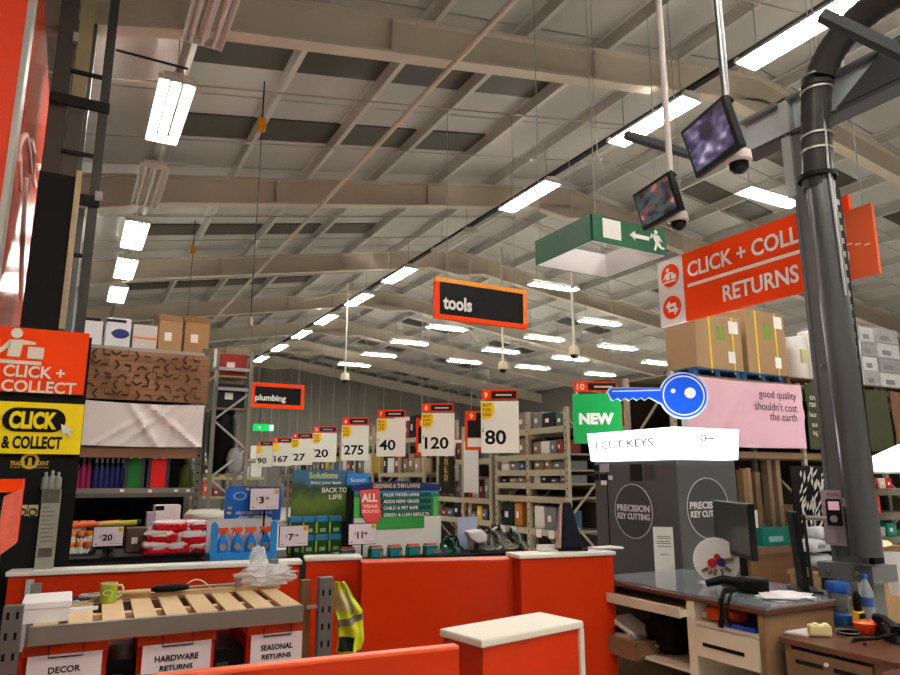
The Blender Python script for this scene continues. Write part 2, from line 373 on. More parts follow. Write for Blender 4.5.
single('conduit_pipe', MB().cyl((3.57, -2, 6.4), (3.57, 24, 6.4), .035), RAFT, 'long pale conduit pipe running under the left roof slope', 'pipe', smooth=True)
for i, (u, v) in enumerate(((262, 125), (193, 250))):
    p = at(u, v, Z=6.15)
    t = T('pull_switch', ['yellow pull switch hanging nearer, above the conduit', 'yellow pull switch hanging farther off by the left lights'][i], 'switch', (p.x, p.y, p.z), 0, 'yellow pull switches')
    t.add('switch_body', MB().box(-.05, .05, -.04, .04, -.09, .09), M((214, 150, 20), .5), bevel=.015)
    t.add('bracket', MB().cyl((0, 0, .09), (0, 0, zb(p.x) + .5 - p.z), .01), DARK)
    t.add('cord', MB().cyl((0, 0, -.09), (0, 0, -2.6), .006, n=6), DARK)
    t.add('pull_weight', MB().lathe([(.01, -2.72), (.03, -2.7), (.03, -2.62), (.01, -2.6)]), STEEL)
for i, (u, v, h, nm) in enumerate(((574, 352, 150, 'right of the tools sign'), (503, 367, 60, 'just below the tools sign'), (345, 378, 75, 'left of the tools sign'))):
    p = at(u, v, Z=4.5)
    t = T('ceiling_camera', f'white dome camera on a long pole {nm}', 'camera', p, 0, 'dome cameras on poles')
    t.add('pole', MB().cyl((0, 0, .1), (0, 0, zb(p.x) - p.z + .2), .028, n=8), OFFW, smooth=True)
    t.add('housing', MB().lathe([(.03, .16), (.11, .13), (.13, .05), (.13, -.05), (.11, -.07)]), M((224, 216, 188), .5), smooth=True)
    t.add('dome', MB().lathe([(.1, -.06), (.09, -.12), (.05, -.16), (.005, -.17)]), M((30, 30, 32), .1), smooth=True)

# ================================================================== HANGING SIGNS
def wires(t, xs, z, y=0, r=.005):
    for x in xs:
        W = t.w(x, y, z); t.add('wire', MB().cyl((x, y, z), (x, y, zb(W.x) + .45 - t.O.z), r, n=5), M((150, 150, 148), .4))
# tools
t = T('hanging_sign', 'black hanging sign with orange frame reading tools', 'sign', at(436, 352, Y=8.7))
x0, x1, z0, z1 = t.rect(435, 283, 526, 323); x1 = t.X(526, 310)
z1 = t.Z(436, 277); z0 = t.Z(436, 318)
t.box('panel', M((16, 16, 17), .4), x0 + .06, x1 - .06, -.01, .05, z0 + .06, z1 - .06)
t.box('frame_top', M((245, 150, 20), .4), x0, x1, -.025, .06, z1 - .065, z1); t.box('frame_bottom', ORANGE_SIGN, x0, x1, -.025, .06, z0, z0 + .065)
t.box('frame_side', ORANGE_SIGN, x0, x0 + .065, -.025, .06, z0 + .065, z1 - .065); t.box('frame_side', M((245, 120, 20), .4), x1 - .065, x1, -.025, .06, z0 + .065, z1 - .065)
t.text('tools', WHITE, x0 + .13, x0 + .62, z0 + .15, z0 + .36, -.01, bold=.035)
wires(t, (x0 + .2, x1 - .2), z1)
# plumbing
t = T('hanging_sign', 'black hanging sign with orange frame reading plumbing', 'sign', at(252, 420, Y=20.2))
x0, x1 = t.X(251, 395), t.X(304, 397); z1 = t.Z(252, 382); z0 = t.Z(252, 407)
t.box('panel', M((16, 16, 17), .4), x0 + .1, x1 - .1, -.01, .05, z0 + .1, z1 - .1)
for a in ((x0, x1, z1 - .11, z1), (x0, x1, z0, z0 + .11), (x0, x0 + .1, z0 + .11, z1 - .11), (x1 - .1, x1, z0 + .11, z1 - .11)):
    t.box('frame', ORANGE_SIGN, a[0], a[1], -.02, .06, a[2], a[3])
t.text('plumbing', WHITE, x0 + .12, x0 + 1.02, z0 + .15, z0 + .38, -.01, bold=.03)
wires(t, (x0 + .2, x1 - .2), z1)
# hollow green exit lantern
p = at(591, 214, Z=4.0)
t = T('exit_sign', 'hollow square green hanging exit sign with arrow and running figure', 'sign', (p.x, p.y, 0))
L, W, zt, zo = .87, .93, 4.0, at(591, 241, X=p.x).z
zo = 3.74
WIN = M((226, 222, 224), .5)
def fascia(nm, a, b, face):
    o = MB().box(a[0], b[0], a[1], b[1], zo, zt).build(nm, DGREEN if face else M((2, 84, 50), .45), t.o); return o
fascia('fascia', (0, -.015), (W, 0), 1); fascia('fascia', (-.015, 0), (0, L), 1); fascia('fascia', (0, L), (W, L + .015), 1); fascia('fascia', (W, 0), (W + .015, L), 1)
t.box('lining', WIN, .0, W, L - .012, L - .002, zo, zt); t.box('lining', WIN, W - .012, W - .002, 0, L - .013, zo, zt)
t.box('lining', WIN, .001, .012, 0.013, L - .013, zo, zt); t.box('lining', WIN, .013, W - .013, .001, .012, zo, zt)
t.box('cross_bar', GREY, .02, W - .02, L / 2 - .015, L / 2 + .015, zt - .05, zt - .02)
t.box('white_window', WHITE, .12, .34, -.02, -.015, zo + .05, zt - .02)
zc = (zo + zt) / 2
t.add('arrow', MB().prism([(.45, zc), (.52, zc + .05), (.52, zc + .02), (.7, zc + .02), (.7, zc - .02), (.52, zc - .02), (.52, zc - .05)], -.021, -.015), WHITE)
g = MB().prism(circ(.86, zc + .085, .022, 12), -.021, -.015)
for poly in ([(.80, zc + .06), (.9, zc + .055), (.895, zc - .02), (.85, zc - .03)], [(.8, zc + .06), (.775, zc + .01), (.787, zc + .005), (.83, zc + .045)], [(.9, zc + .05), (.94, zc + .0), (.93, zc - .01), (.88, zc + .02)],
             [(.85, zc - .02), (.875, zc - .03), (.845, zc - .105), (.82, zc - .105)], [(.87, zc - .01), (.9, zc - .02), (.93, zc - .06), (.96, zc - .06), (.96, zc - .08), (.915, zc - .08), (.86, zc - .05)]):
    g.prism(poly, -.021, -.015)
g.v = [(x - .065, y, z) for x, y, z in g.v]; t.add('running_figure', g, WHITE)
wires(t, (.05, W - .05), zt); wires(t, (.05, W - .05), zt, L)
# click + collect / returns board (runs away from the viewer, faces left)
def person_icon(mb, x, z, s, y0, y1):
    mb.prism(circ(x - .06 * s, z + .33 * s, .13 * s, 14), y0, y1)
    mb.prism([(x - .22 * s, z - .28 * s), (x - .2 * s, z + .15 * s), (x + .05 * s, z + .17 * s), (x + .38 * s, z + .13 * s), (x + .38 * s, z + .06 * s), (x + .1 * s, z + .05 * s), (x + .06 * s, z - .28 * s)], y0, y1)
    mb.prism([(x - .2 * s, z + .15 * s), (x - .47 * s, z - .2 * s), (x - .4 * s, z - .24 * s), (x - .16 * s, z)], y0, y1)
    mb.prism([(x + .22 * s, z - .3 * s), (x + .22 * s, z), (x + .58 * s, z), (x + .58 * s, z - .3 * s)], y0, y1)
    mb.prism([(x - .47 * s, z - .46 * s), (x - .47 * s, z - .37 * s), (x + .55 * s, z - .37 * s), (x + .55 * s, z - .46 * s)], y0, y1)
    return mb
t = T('hanging_sign', 'orange hanging board reading click + collect and returns behind the column', 'sign', (5.0, 4.83, 0), -PI / 2)
zt, zo, L = 3.7, 3.04, 1.96
t.box('board', ORANGE_SIGN, .32, L, 0, .03, zo, zt); t.box('icon_panel', M((226, 220, 218), .5), 0, .32, 0, .03, zo, zt)
t.add('round_emblem', MB().prism(circ(.16, zt - .17, .115), -.004, 0), ORANGE_SIGN); t.add('round_emblem', MB().prism(circ(.16, zo + .17, .115), -.004, 0), ORANGE_SIGN)
t.add('person_mark', person_icon(MB(), .145, zt - .165, .16, -.008, -.004), WHITE)
g = MB(); z = zo + .19; g.prism([(.06, z), (.11, z + .05), (.11, z + .018), (.19, z + .018), (.19, z - .012), (.11, z - .012), (.11, z - .05)], -.008, -.004)
z = zo + .14; g.prism([(.215, z), (.165, z + .05), (.165, z + .014), (.09, z + .014), (.09, z - .014), (.165, z - .014), (.165, z - .05)], -.008, -.004)
g.v = [(x + .025, y, z) for x, y, z in g.v]; t.add('exchange_arrows', g, WHITE)
t.text('CLICK + COLLECT', WHITE, .38, 1.86, zt - .25, zt - .1, 0, bold=.02); t.box('rule', WHITE, .37, 1.9, -.004, 0, zo + .32, zo + .35)
t.text('RETURNS', WHITE, .76, 1.5, zo + .09, zo + .24, 0, bold=.02)
wires(t, (.35, 1.8), zt, .015)
t = T('hanging_sign', 'dull orange hanging board with a white question mark right of the column', 'sign', (4.86, 3.0, 0), -PI / 2)
t.box('board', M((214, 88, 44), .55), 0, t.X(876, 245), 0, .03, 3.0, 3.52)
t.ptext('?', M((236, 206, 190), .6), 841, 249, 851, 277, 0, bold=.03); t.ptext('i', M((236, 206, 190), .6), 841, 212, 845, 236, 0, bold=.03)
for u in (846, 854.5, 864): t.pbox('dash', M((236, 206, 190), .6), u, 243.5, u + 6, 244.7, -.003, 0)
wires(t, (.1, .3), 3.52, .015)

# ================================================================== GANTRY: column, beam, duct
CG = M((104, 106, 108), .4, metal=.0, noise=.1, nscale=10)
t = T('gantry_column', 'dark grey steel column with galvanised beam, standing behind the desks', 'column', (4.5, 2.94, 0), -PI / 2)
t.box('column_web', CG, 0.0, .2, 0, .14, 1.0, 4.1); t.box('column_flange', M((176, 180, 180), .45, metal=.3), -.075, 0, -.02, .15, 3.62, 4.4)
t.box('column_flange', CG, -.025, 0, -.01, .15, 1.0, 3.62)
t.box('front_rib', M((110, 113, 116), .35, metal=.4), .09, .105, -.012, 0, 1.3, 2.9)
pe = t.box('perforated_strip', BLACK, .2, .235, .02, .13, 1.0, 3.6)
for k in range(26):
    MB().box(.2355, .2385, .05, .1, 1.1 + k * .095, 1.14 + k * .095).build('slot', M((150, 152, 150), .5), pe)
t.box('foot_plate', CG, -.06, .3, -.12, .14, .96, 1.06); t.box('leg', CG, 0, .06, -.02, .1, 0, .96); t.box('leg', CG, .17, .23, -.02, .1, 0, .96)
for bx, bz in ((-.035, 4.1), (-.02, 1.9), (.15, 1.72), (.05, 2.35), (.02, 1.01), (.2, 1.01)):
    t.add('bolt', MB().cyl((bx, -.011, bz), (bx, -.022, bz), .012, n=8) if bz != 1.01 else MB().cyl((bx, -.12, bz), (bx, -.135, bz), .014, n=8), STEEL)
zl = 4.12
bm_ = t.box('beam_web', GALV, -.42, -.07, .05, .07, zl, zl + .26); t.box('beam_web', GALV, .0, 2.2, .05, .07, zl, zl + .26)
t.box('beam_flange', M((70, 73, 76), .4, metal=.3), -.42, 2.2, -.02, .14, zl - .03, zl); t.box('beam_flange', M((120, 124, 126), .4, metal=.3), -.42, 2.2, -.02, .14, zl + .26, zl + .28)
t.prismed = t.add('gusset', MB().prism([(.35, zl + .02), (.75, zl + .3), (1.2, zl + .34), (.8, zl + .02)], .0, .04), M((58, 60, 62), .5))
# cross rails along X
A = at(626, 135, X=3.2); t.add('cross_rail', MB().bar((2.94 - A.y, -1.3, A.z), (2.94 - A.y, -.55, A.z), .05, .05), M((46, 48, 50), .45))
A = at(821, 15, X=3.75); B = at(915, 60, X=4.05); t.add('cross_rail', MB().bar((2.94 - A.y, A.x - 4.5, A.z), (2.94 - B.y, B.x - 4.5, B.z), .07, .06), M((46, 48, 50), .45))
# duct
t = T('flexible_duct', 'black ribbed extraction duct climbing the grey column and arching overhead', 'duct', (4.36, 2.94, 0), -PI / 2)
P = [(818, 190), (817, 150), (816, 112), (818, 85), (828, 58), (846, 32), (872, 8), (905, -12), (960, -40)]
pts = [(t.X(*q), 0, t.Z(*q)) for q in P]
cv = []
for i in range(len(pts) - 1):
    for k in range(6):
        s_ = k / 6; a = [Vector(pts[max(0, min(len(pts) - 1, i + d))]) for d in (-1, 0, 1, 2)]
        cv.append(.5 * ((2 * a[1]) + (a[2] - a[0]) * s_ + (2 * a[0] - 5 * a[1] + 4 * a[2] - a[3]) * s_ ** 2 + (3 * a[1] - a[0] - 3 * a[2] + a[3]) * s_ ** 3))
t.add('hose', MB().tube(cv, [.095 + (.004 if i % 2 else 0) for i in range(len(cv))], 16), M((52, 50, 48), .3), smooth=True)
for (v, mm, h, r) in ((92, STEEL, .015, .107), (87, M((50, 40, 38), .4), .03, .105), (78, STEEL, .014, .107), (137, STEEL, .015, .106), (152, STEEL, .015, .106), (178, BLACK, .03, .125)):
    x_, z_ = t.X(817, v), t.Z(817, v); t.add('clamp_band', MB().cyl((x_, 0, z_ - h / 2), (x_, 0, z_ + h / 2), r, n=18), mm, smooth=True)
x_ = t.X(819, 180); t.add('rigid_pipe', MB().cyl((x_ + .02, .03, 1.12), (x_, 0, t.Z(817, 185)), .088, n=24), M((70, 72, 74), .28, spec=.5), smooth=True)
x_ = t.X(829, 150); t.add('cable', MB().tube([(x_, -.03, t.Z(829, 100)), (x_ + .015, -.04, t.Z(829, 130)), (x_, -.03, t.Z(829, 165)), (x_ + .01, -.02, t.Z(829, 300))], .008, 6), LGREY)

# ================================================================== CCTV SCREENS
def tv(name_lbl, tl, tr, Z, w_, h_, tilt, smat, poleu):
    a, b = at(*tl, Z=Z), at(*tr, Z=Z); d = b - a; rz = math.atan2(d.y, d.x); L = d.length
    t = T('security_monitor', name_lbl, 'monitor', a, rz, 'security monitors', tilt=tilt)
    t.box('casing', M((22, 22, 24), .4), 0, L, 0, .045, -h_, 0, bevel=.006)
    t.box('screen', smat, .025, L - .025, -.003, 0, -h_ + .03, -.025)
    t.box('rear_bulge', BLACK, .08, L - .08, .045, .08, -h_ + .06, -.06, bevel=.01)
    t.add('knob', MB().cyl((L * .8, .05, -.03), (L * .8 + .03, .09, -.0), .03), BLACK)
    m = Matrix.Translation(a) @ Matrix.Rotation(rz, 4, 'Z') @ Matrix.Rotation(tilt, 4, 'X')
    top = m @ Vector((L * .72, .09, -.08)); inv = m.inverted()
    up = inv @ Vector((top.x, top.y, zb(top.x) + .1))
    loc = inv @ top
    t.add('pole', MB().cyl(loc, up, .022, n=10), (M((120, 120, 122), .3, metal=.8) if poleu else M((186, 176, 172), .5)), smooth=True)
    c = m @ Vector((L * .62, .1, -h_ - .02))
    t.add('camera_arm', MB().cyl(loc, inv @ (c + Vector((0, 0, .04))), .014, n=8), BLACK)
    k = T('security_camera', name_lbl.split(' ')[0] + ' dome camera slung under the security monitor, ' + ('upper one' if Z > 3.5 and tl[0] > 650 else 'lower one'), 'camera', c, 0, 'dome cameras under monitors')
    k.add('mount', MB().lathe([(.04, .05), (.068, .04), (.072, -.01), (.06, -.02)], n=18), M((206, 190, 184), .5), smooth=True)
    k.add('dome', MB().lathe([(.055, -.018), (.05, -.05), (.028, -.075), (.003, -.082)], n=18), M((16, 16, 18), .08), smooth=True)
    return t
tv('bigger black screen showing bluish camera pictures hung beside the gantry beam', (680, 132), (722, 95), 3.6, .4, .3, .28, screen_mat((16, 18, 32), [(34, 36, 62), (58, 58, 88), (86, 84, 112), (176, 176, 206)], 12, 3), 1)
tv('smaller black screen showing red and teal camera pictures above the exit sign', (632, 195), (668, 171), 3.6, .4, .28, .28, screen_mat((20, 20, 24), [(44, 36, 40), (40, 76, 80), (96, 44, 46), (150, 130, 130)], 12, 9), 0)

# ================================================================== LEFT: big orange box sign, boards
c0 = at(-31, 477, Y=5.3); c1 = at(9, 477, X=c0.x)
t = T('totem_sign', 'huge glossy orange box sign with white line emblem at the left edge', 'sign', (c0.x, 5.3, 0))
t.box('front_panel', M((232, 66, 30), .45), -.9, -.02, 0, .02, 0, 5.5); Ls = c1.y - 5.3
t.box('side_panel', ORANGE_GLOSS, -.03, 0, .2, Ls, 0, 5.5); t.box('corner_trim', M((190, 186, 180), .35, metal=.3), -.03, .008, -.01, .2, 0, 5.5)
t.box('rear_trim', M((190, 186, 180), .35, metal=.3), -.03, .006, Ls, Ls + .12, 0, 5.5); t.box('body', M((150, 40, 20), .6), -.9, -.04, .03, Ls - .02, 0.01, 5.49)
def onside(u, v):
    p = at(u, v, X=c0.x + .004); return (.004, p.y - 5.3, p.z)
g = MB()
for path in ([(20, 190), (19, 160), (22, 138), (26, 135), (29, 150), (31, 172)], [(31, 140), (34, 152), (33, 178), (35, 186)], [(40, 165), (38, 172), (39, 186), (42, 192)], [(26, 178), (24, 205), (22, 240), (21, 300)]):
    g.tube([onside(*q) for q in path], .022, 6)
t.add('emblem', g, M((240, 214, 204), .4))
t = T('notice_board', 'tall narrow black board rising above the click and collect signs', 'board', (0, 5.9, 0))
t.box('upper_board', M((22, 22, 24), .6), -.405, -.155, 0, .05, 0, 3.93)
t.box('edge_post', M((176, 160, 130), .6, noise=.2, nscale=20), -.155, -.115, -.02, .06, 2.7, 3.98)
YG = M((206, 176, 40), .5)
t = T('notice_board', 'wide low black board carrying the click and collect signs', 'board', (0, 5.19, 0))
t.box('lower_board', M((20, 20, 21), .6), -.85, .066, -.04, .05, 0, 2.52)
t.ptext('TRADE', YG, 10, 461, 25, 465.5, -.04, bold=.02); t.ptext('POINT', YG, 35, 461, 49, 465.5, -.04, bold=.02); t.ptext('Trade more spend less', YG, 10, 466.5, 49, 468.5, -.04)
cx_, cz_ = t.px(30, 461, -.04); g = MB(); ring(g, cx_, cz_, .05, .016, -.046, -.04); g.prism([(cx_ - .012, cz_ - .03), (cx_ + .012, cz_ - .03), (cx_ + .008, cz_ + .02), (cx_ - .008, cz_ + .02)], -.046, -.04); t.add('arch_mark', g, YG)
for u0, u1 in ((17.5, 27), (28, 38)):
    o = t.pbox('cream_sticker', M((220, 200, 160), .6), u0, 505, u1, 516, -.045, -.04)
    x0, x1, z0, z1 = t.rect(u0, 505, u1, 516, -.045); g = MB(); ring(g, (x0 + x1) / 2, (z0 + z1) / 2 - .01, .024, .008, -.048, -.045); g.bar(((x0 + x1) / 2 - .02, -.047, z1 - .02), ((x0 + x1) / 2 + .02, -.047, z0 + .03), .01, .004)
    g.build('symbol', INK, o)
t = T('wall_sign', 'orange sign with white parcel figure reading click + collect', 'sign', (0, 5.149, 0))
zt, zo = t.Z(45, 330.5), t.Z(45, 393.5); x1 = t.X(90, 360)
x1 = t.X(86.5, 365); t.box('board', ORANGE_SIGN, -.62, x1, -.03, 0, zo, zt)
x0, xx, za, zz = t.rect(3, 331, 44, 362, -.03)
t.add('parcel_figure', person_icon(MB(), (x0 + xx) / 2 - .03, (za + zz) / 2 + .0, .25, -.036, -.03), M((230, 222, 206), .6))
t.ptext('CLICK +', M((232, 224, 210), .6), 3, 366, 65, 378, -.03, bold=.025); t.ptext('COLLECT', M((232, 224, 210), .6), 1, 381, 76, 393, -.03, bold=.025)
t = T('wall_sign', 'yellow sign with black pill button reading click and collect', 'sign', (0, 5.149, 0))
x1 = t.X(82, 430); zt, zo = t.Z(40, 403), t.Z(40, 454)
t.box('board', YELLOW, -.62, x1, -.03, 0, zo, zt)
x0, xx, za, zz = t.rect(2, 408, 66, 432, -.03); r = (zz - za) / 2
pill = circ(xx - r, za + r, r, 10, -PI / 2, PI / 2) + circ(x0 + r, za + r, r, 10, PI / 2, 3 * PI / 2)
t.add('pill_button', MB().prism(pill, -.034, -.03), M((26, 24, 20), .3))
t.ptext('CLICK', YELLOW, 9, 411.5, 57, 429, -.034, bold=.05); t.ptext('& COLLECT', INK, 1.5, 436, 62, 449, -.03, bold=.04)
px_, pz_ = t.px(61, 424, -.036); t.add('pointer', MB().prism([(px_, pz_), (px_ + .018, pz_ - .075), (px_ + .035, pz_ - .055), (px_ + .06, pz_ - .085), (px_ + .072, pz_ - .075), (px_ + .05, pz_ - .045), (px_ + .075, pz_ - .035)], -.042, -.036), WHITE)
# tall service frame behind the boards
t = T('partition', 'tall dark partition of grey panels and rails rising behind the black board', 'partition', (0, 6.35, 0))
PD = M((70, 68, 60), .6); DR = M((34, 34, 33), .5)
t.box('panel', PD, -.43, -.29, 0, .03, 0, 6.0); t.box('pale_panel', M((150, 143, 108), .6, noise=.08, nscale=20), -.275, -.165, .0, .03, 4.75, 5.9)
t.box('panel', M((82, 80, 72), .6), -.275, -.165, 0, .03, 0, 4.7); t.box('post', M((66, 66, 62), .5), -.055, .02, -.04, .05, 0, 6.05)
for z in (4.72, 3.85): t.box('rail', DR, -.43, .03, -.07, -.035, z, z + .09)
for z in (5.05, 4.3, 3.4): t.box('thin_rail', DR, -.3, .02, -.03, 0, z, z + .03)
t.box('clip', LGREY, -.01, .05, -.09, -.07, 3.9, 3.98); t.box('lamp_clip', LGREY, -.31, -.27, -.05, 0, 5.33, 5.42)
a_, b_ = t.px(116, 50), t.px(188, 69); t.add('stay_bar', MB().cyl((a_[0], .0, a_[1]), (b_[0], .0, b_[1]), .012), DR)

# ================================================================== RACKING
RK = {}
def rack(label, org, rz, xs, depth, H, levels, cu=RACKG, cb=RACKB, deck=True, brace=True, back=None, holes=False, group=None):
    t = T('pallet_rack', label, 'rack', org, rz, group)
    for i, x in enumerate(xs):
        for y in (0, depth - .06):
            u = t.box('upright', cu, x - .04, x + .04, y, y + .06, 0, H)
            if holes and y == 0:
                hme_ = MB().box(-.012, .012, -.0025, .001, -.014, .014).mesh(BLACK)
                for k in range(int(H / .12) - 1):
                    o = link('slot', hme_, u); o.location = (x, 0, .1 + k * .12)
        if brace:
            n = max(2, int(H / .8))
            for k in range(n):
                z0, z1 = .15 + (H - .3) * k / n, .15 + (H - .3) * (k + 1) / n; a, b = (.03, depth - .03) if k % 2 else (depth - .03, .03)
                t.add('brace', MB().bar((x, a, z0), (x, b, z1), .03), cu)
    for z in levels:
        for i in range(len(xs) - 1):
            for y in (-.005, depth - .045): t.box('beam', cb, xs[i] + .04, xs[i + 1] - .04, y, y + .05, z - .1, z)
            if deck: t.box('shelf_deck', M((150, 142, 126), .7), xs[i] + .04, xs[i + 1] - .04, .05, depth - .05, z - .03, z - .002)
    if back: t.box('back_panel', back, xs[0] + .04, xs[-1] - .04, depth, depth + .03, .05, H - .05)
    return t
def carton(x0, x1, y0, y1, z0, z1, mat, label, T_, cat='box', flaps=False, tape=None, group=None, name='carton'):
    """box standing in T_'s local frame, as a thing of its own"""
    c = T_.w((x0 + x1) / 2, (y0 + y1) / 2, z0); t = T(name, label, cat, c, T_.rz, group); a, b, h = (x1 - x0) / 2, (y1 - y0) / 2, z1 - z0
    t.box('body', mat, -a, a, -b, b, 0, h, bevel=min(.01, a * .1))
    if flaps:
        t.add('flap', MB().hexa([(-a, -b, h), (a, -b, h), (a, -b + .012, h), (-a, -b + .012, h), (-a * .95, -b - .05, h + .09), (a * .9, -b - .04, h + .07), (a * .9, -b - .03, h + .075), (-a * .95, -b - .04, h + .095)]), mat)
        t.add('flap', MB().hexa([(-a, -b, h), (-a + .012, -b, h), (-a + .012, b, h), (-a, b, h), (-a - .05, -b, h + .09), (-a - .04, -b, h + .09), (-a - .04, b, h + .1), (-a - .05, b, h + .1)]), mat)
    if tape: t.box('tape', tape, -a - .002, a + .002, -b - .002, -b, h * .42, h * .5)
    else: t.box('label_patch', M((230, 228, 222), .6), -a * .5, a * .1, -b - .003, -b, h * .35, h * .62)
    return t

# ---- left rack with the banner
R1 = rack('dark rack at left with banners, bottles and boxes', (0, 10.5, 0), 0, [-.9, 1.64], .9, 3.45, [2.15 - .02, 1.43], cu=M((92, 88, 78), .5), cb=M((96, 92, 84), .5), brace=False, back=M((14, 14, 14), .8), holes=True)
zt = R1.Z(150, 349); R1.box('top_board', M((150, 148, 142), .5), -.9, 1.62, -.02, .9, zt - .05, zt)
R1.box('brown_beam', M((128, 98, 72), .5), -.86, 1.6, -.03, .02, R1.Z(150, 458), R1.Z(150, 448))
R1.box('shelf_edge', M((120, 118, 112), .5), -.86, 1.6, -.02, 0, R1.Z(150, 493), R1.Z(150, 488))
R1.box('lower_deck', BLACK, -.86, 1.6, .05, .85, .78, .82)
for i, (u0, u1, v0, mt, fl, lb) in enumerate(((76, 103, 320, M((222, 222, 226), .4), 0, 'white appliance box at the left end of the rack top'), (104, 131, 318, M((214, 216, 222), .4), 0, 'white box with dark blue picture on the rack top'), (132, 158, 325, M((196, 192, 188), .4), 0, 'grey box with orange band on the rack top'),
                                          (158, 183, 321, CARTON, 1, 'open brown carton standing left of another on the rack top'), (184, 210, 323, M((156, 122, 84), .8, noise=.1), 1, 'brown carton at the right end of the rack top'))):
    x0, x1 = R1.X(u0, 335, .1), R1.X(u1, 335, .1); z1 = R1.Z((u0 + u1) / 2, v0, .1)
    b = carton(x0 + .01, x1 - .01, .1, .6, zt, z1, mt, lb, R1, flaps=fl, tape=(M((210, 120, 50), .5) if i == 2 else None), group='boxes on the left rack top')
    if i == 1: b.add('picture', MB().blob((.03, -.252, .2), .12, .004, .07), M((40, 50, 110), .5)); b.box('lid_line', DARK, -.16, .1, -.253, -.25, .36, .4)
    if i == 0: b.box('lid_line', DARK, -.1, .12, -.253, -.25, .35, .39)
# patterned cardboard banner
t = T('banner', 'brown cardboard banner printed with dark chevrons on the left rack', 'banner', (0, 10.42, 0))
x0, x1 = t.X(80, 375), t.X(209, 375); za, zz = t.Z(150, 401), t.Z(150, 352)
t.add('sheet', MB().sheet(lambda a, b: (x0 + (x1 - x0) * a, .02 * math.sin(9 * a + 3 * b), za + (zz - za) * b), 24, 8, .01), M((142, 108, 78), .8, noise=.1, nscale=3))
g = MB(); n = 0
for j in range(5):
    for i in range(10):
        cx_ = x0 + .12 + (x1 - x0 - .2) * (i + .35 * (j % 3)) / 10; cz_ = zz - .08 - j * (zz - za) / 5.1; a = (i + 2 * j) * PI / 4; s_ = .08
        if cx_ > x1 - .08: continue
        c_, d_ = (cx_ + s_ * math.cos(a + .9), cz_ + s_ * math.sin(a + .9)), (cx_ + s_ * math.cos(a - .9), cz_ + s_ * math.sin(a - .9)); yy = -.026
        g.bar((cx_, yy, cz_), (c_[0], yy, c_[1]), .006, .028); g.bar((cx_, yy, cz_), (d_[0], yy, d_[1]), .006, .028)
t.add('chevron_print', g, M((74, 48, 32), .8), kind='stuff')
for k in range(1, 9): t.box('crease_line', M((120, 88, 60), .8), x0, x1, -.024, -.021, za + (zz - za) * k / 9, za + (zz - za) * k / 9 + .008)
def cloth(label, cat, plane_t, u0, u1, v0, v1, mat, folds, seed, name='banner', y=0, amp=1):
    t = plane_t; x0, x1 = t.X(u0, (v0 + v1) / 2), t.X(u1, (v0 + v1) / 2); z0, z1 = t.Z((u0 + u1) / 2, v1), t.Z((u0 + u1) / 2, v0)
    rnd = random.Random(seed); fs = [(rnd.uniform(.3, 1.2) * (1 if rnd.random() < .5 else -1), rnd.random(), rnd.uniform(.03, .06)) for _ in range(folds)]
    def fn(a, b):
        y_ = 0
        for k, c, am in fs: y_ += amp * am * math.exp(-((a - c - k * (b - 1) * .5) / .035) ** 2) * (1 - .3 * b)
        return (x0 + (x1 - x0) * a, y - y_ + .012 * math.sin(7 * a + seed), z0 + (z1 - z0) * b - .02 * math.sin(PI * a) * b - .012 * math.sin(PI * a) * (1 - b))
    t.add('cloth', MB().sheet(fn, 60, 14, .006), mat, smooth=True)
    for a in (x0, x1): t.add('eyelet', MB().cyl((a, y - .03, z1 - .02), (a, y - .02, z1 - .02), .014), STEEL)
    return x0, x1, z0, z1
t = T('banner', 'plain white cloth banner with creases on the left rack', 'banner', (0, 10.42, 0))
cloth('', '', t, 80, 203, 402.5, 446, M((216, 214, 212), .7), 7, 3)
# bottles and bins on the shelf
zs = 1.432
def bottle(label, P, r, h, mat, capm=None, group=None, name='bottle', rz=0):
    t = T(name, label, 'bottle', P, rz, group)
    t.add('body', MB().lathe([(r * .95, 0), (r, .01), (r, h * .6), (r * .8, h * .7), (r * .35, h * .8), (r * .35, h * .86)], n=12), mat, smooth=True)
    t.add('cap', MB().lathe([(r * .42, h * .85), (r * .42, h * .98), (r * .3, h)], n=10), capm or WHITE, smooth=True)
    return t
for i in range(5): bottle(f'pink bottle, {ORD[i]} from the left on the left rack shelf', R1.w(R1.X(66 + i * 5.4, 480, .2), .2, zs), .038, .34 + .1 * (i > 2), M((160, 40, 92), .3), M((120, 90, 110), .4), 'pink bottles')
for i in range(6): bottle(f'blue bottle, {ORD[i]} from the left on the left rack shelf', R1.w(R1.X(95 + i * 5.4, 480, .2), .2, zs), .037, .42, M((40, 48, 110), .3), M((180, 180, 196), .4), 'blue bottles')
for i, (u0, u1, mt, c) in enumerate(((124, 144, M((20, 110, 40), .4), 'green'), (147, 169, M((220, 28, 28), .4), 'red'))):
    x0, x1 = R1.X(u0, 480, .1), R1.X(u1, 480, .1)
    b = T('poster_holder', f'{c} sheet in a dark grey frame on the left rack shelf', 'panel', R1.w((x0 + x1) / 2, .1, zs)); a = (x1 - x0) / 2
    b.box('frame', M((60, 62, 66), .5), -a, a, 0, .05, 0, .48); b.box('sheet', mt, -a + .045, a - .05, -.01, 0, .02, .42)
    for s_ in (-.06, .05): b.box('clip', OFFW, s_ - .02, s_ + .02, -.02, 0, .42, .46)
bottle('dark green flask at the right of the left rack shelf', R1.w(R1.X(186, 480, .2), .2, zs), .1, .44, M((66, 84, 34), .25), M((90, 90, 88), .4), None, 'flask')
for i, (u, v) in enumerate(((122, 490.5), (150, 491), (176, 490.5), (188, 490.5))):
    x_, z_ = R1.px(u, v, -.02); R1.box('shelf_ticket', M((220, 216, 200), .6), x_ - .025, x_ + .025, -.026, -.02, z_ - .018, z_ + .018)

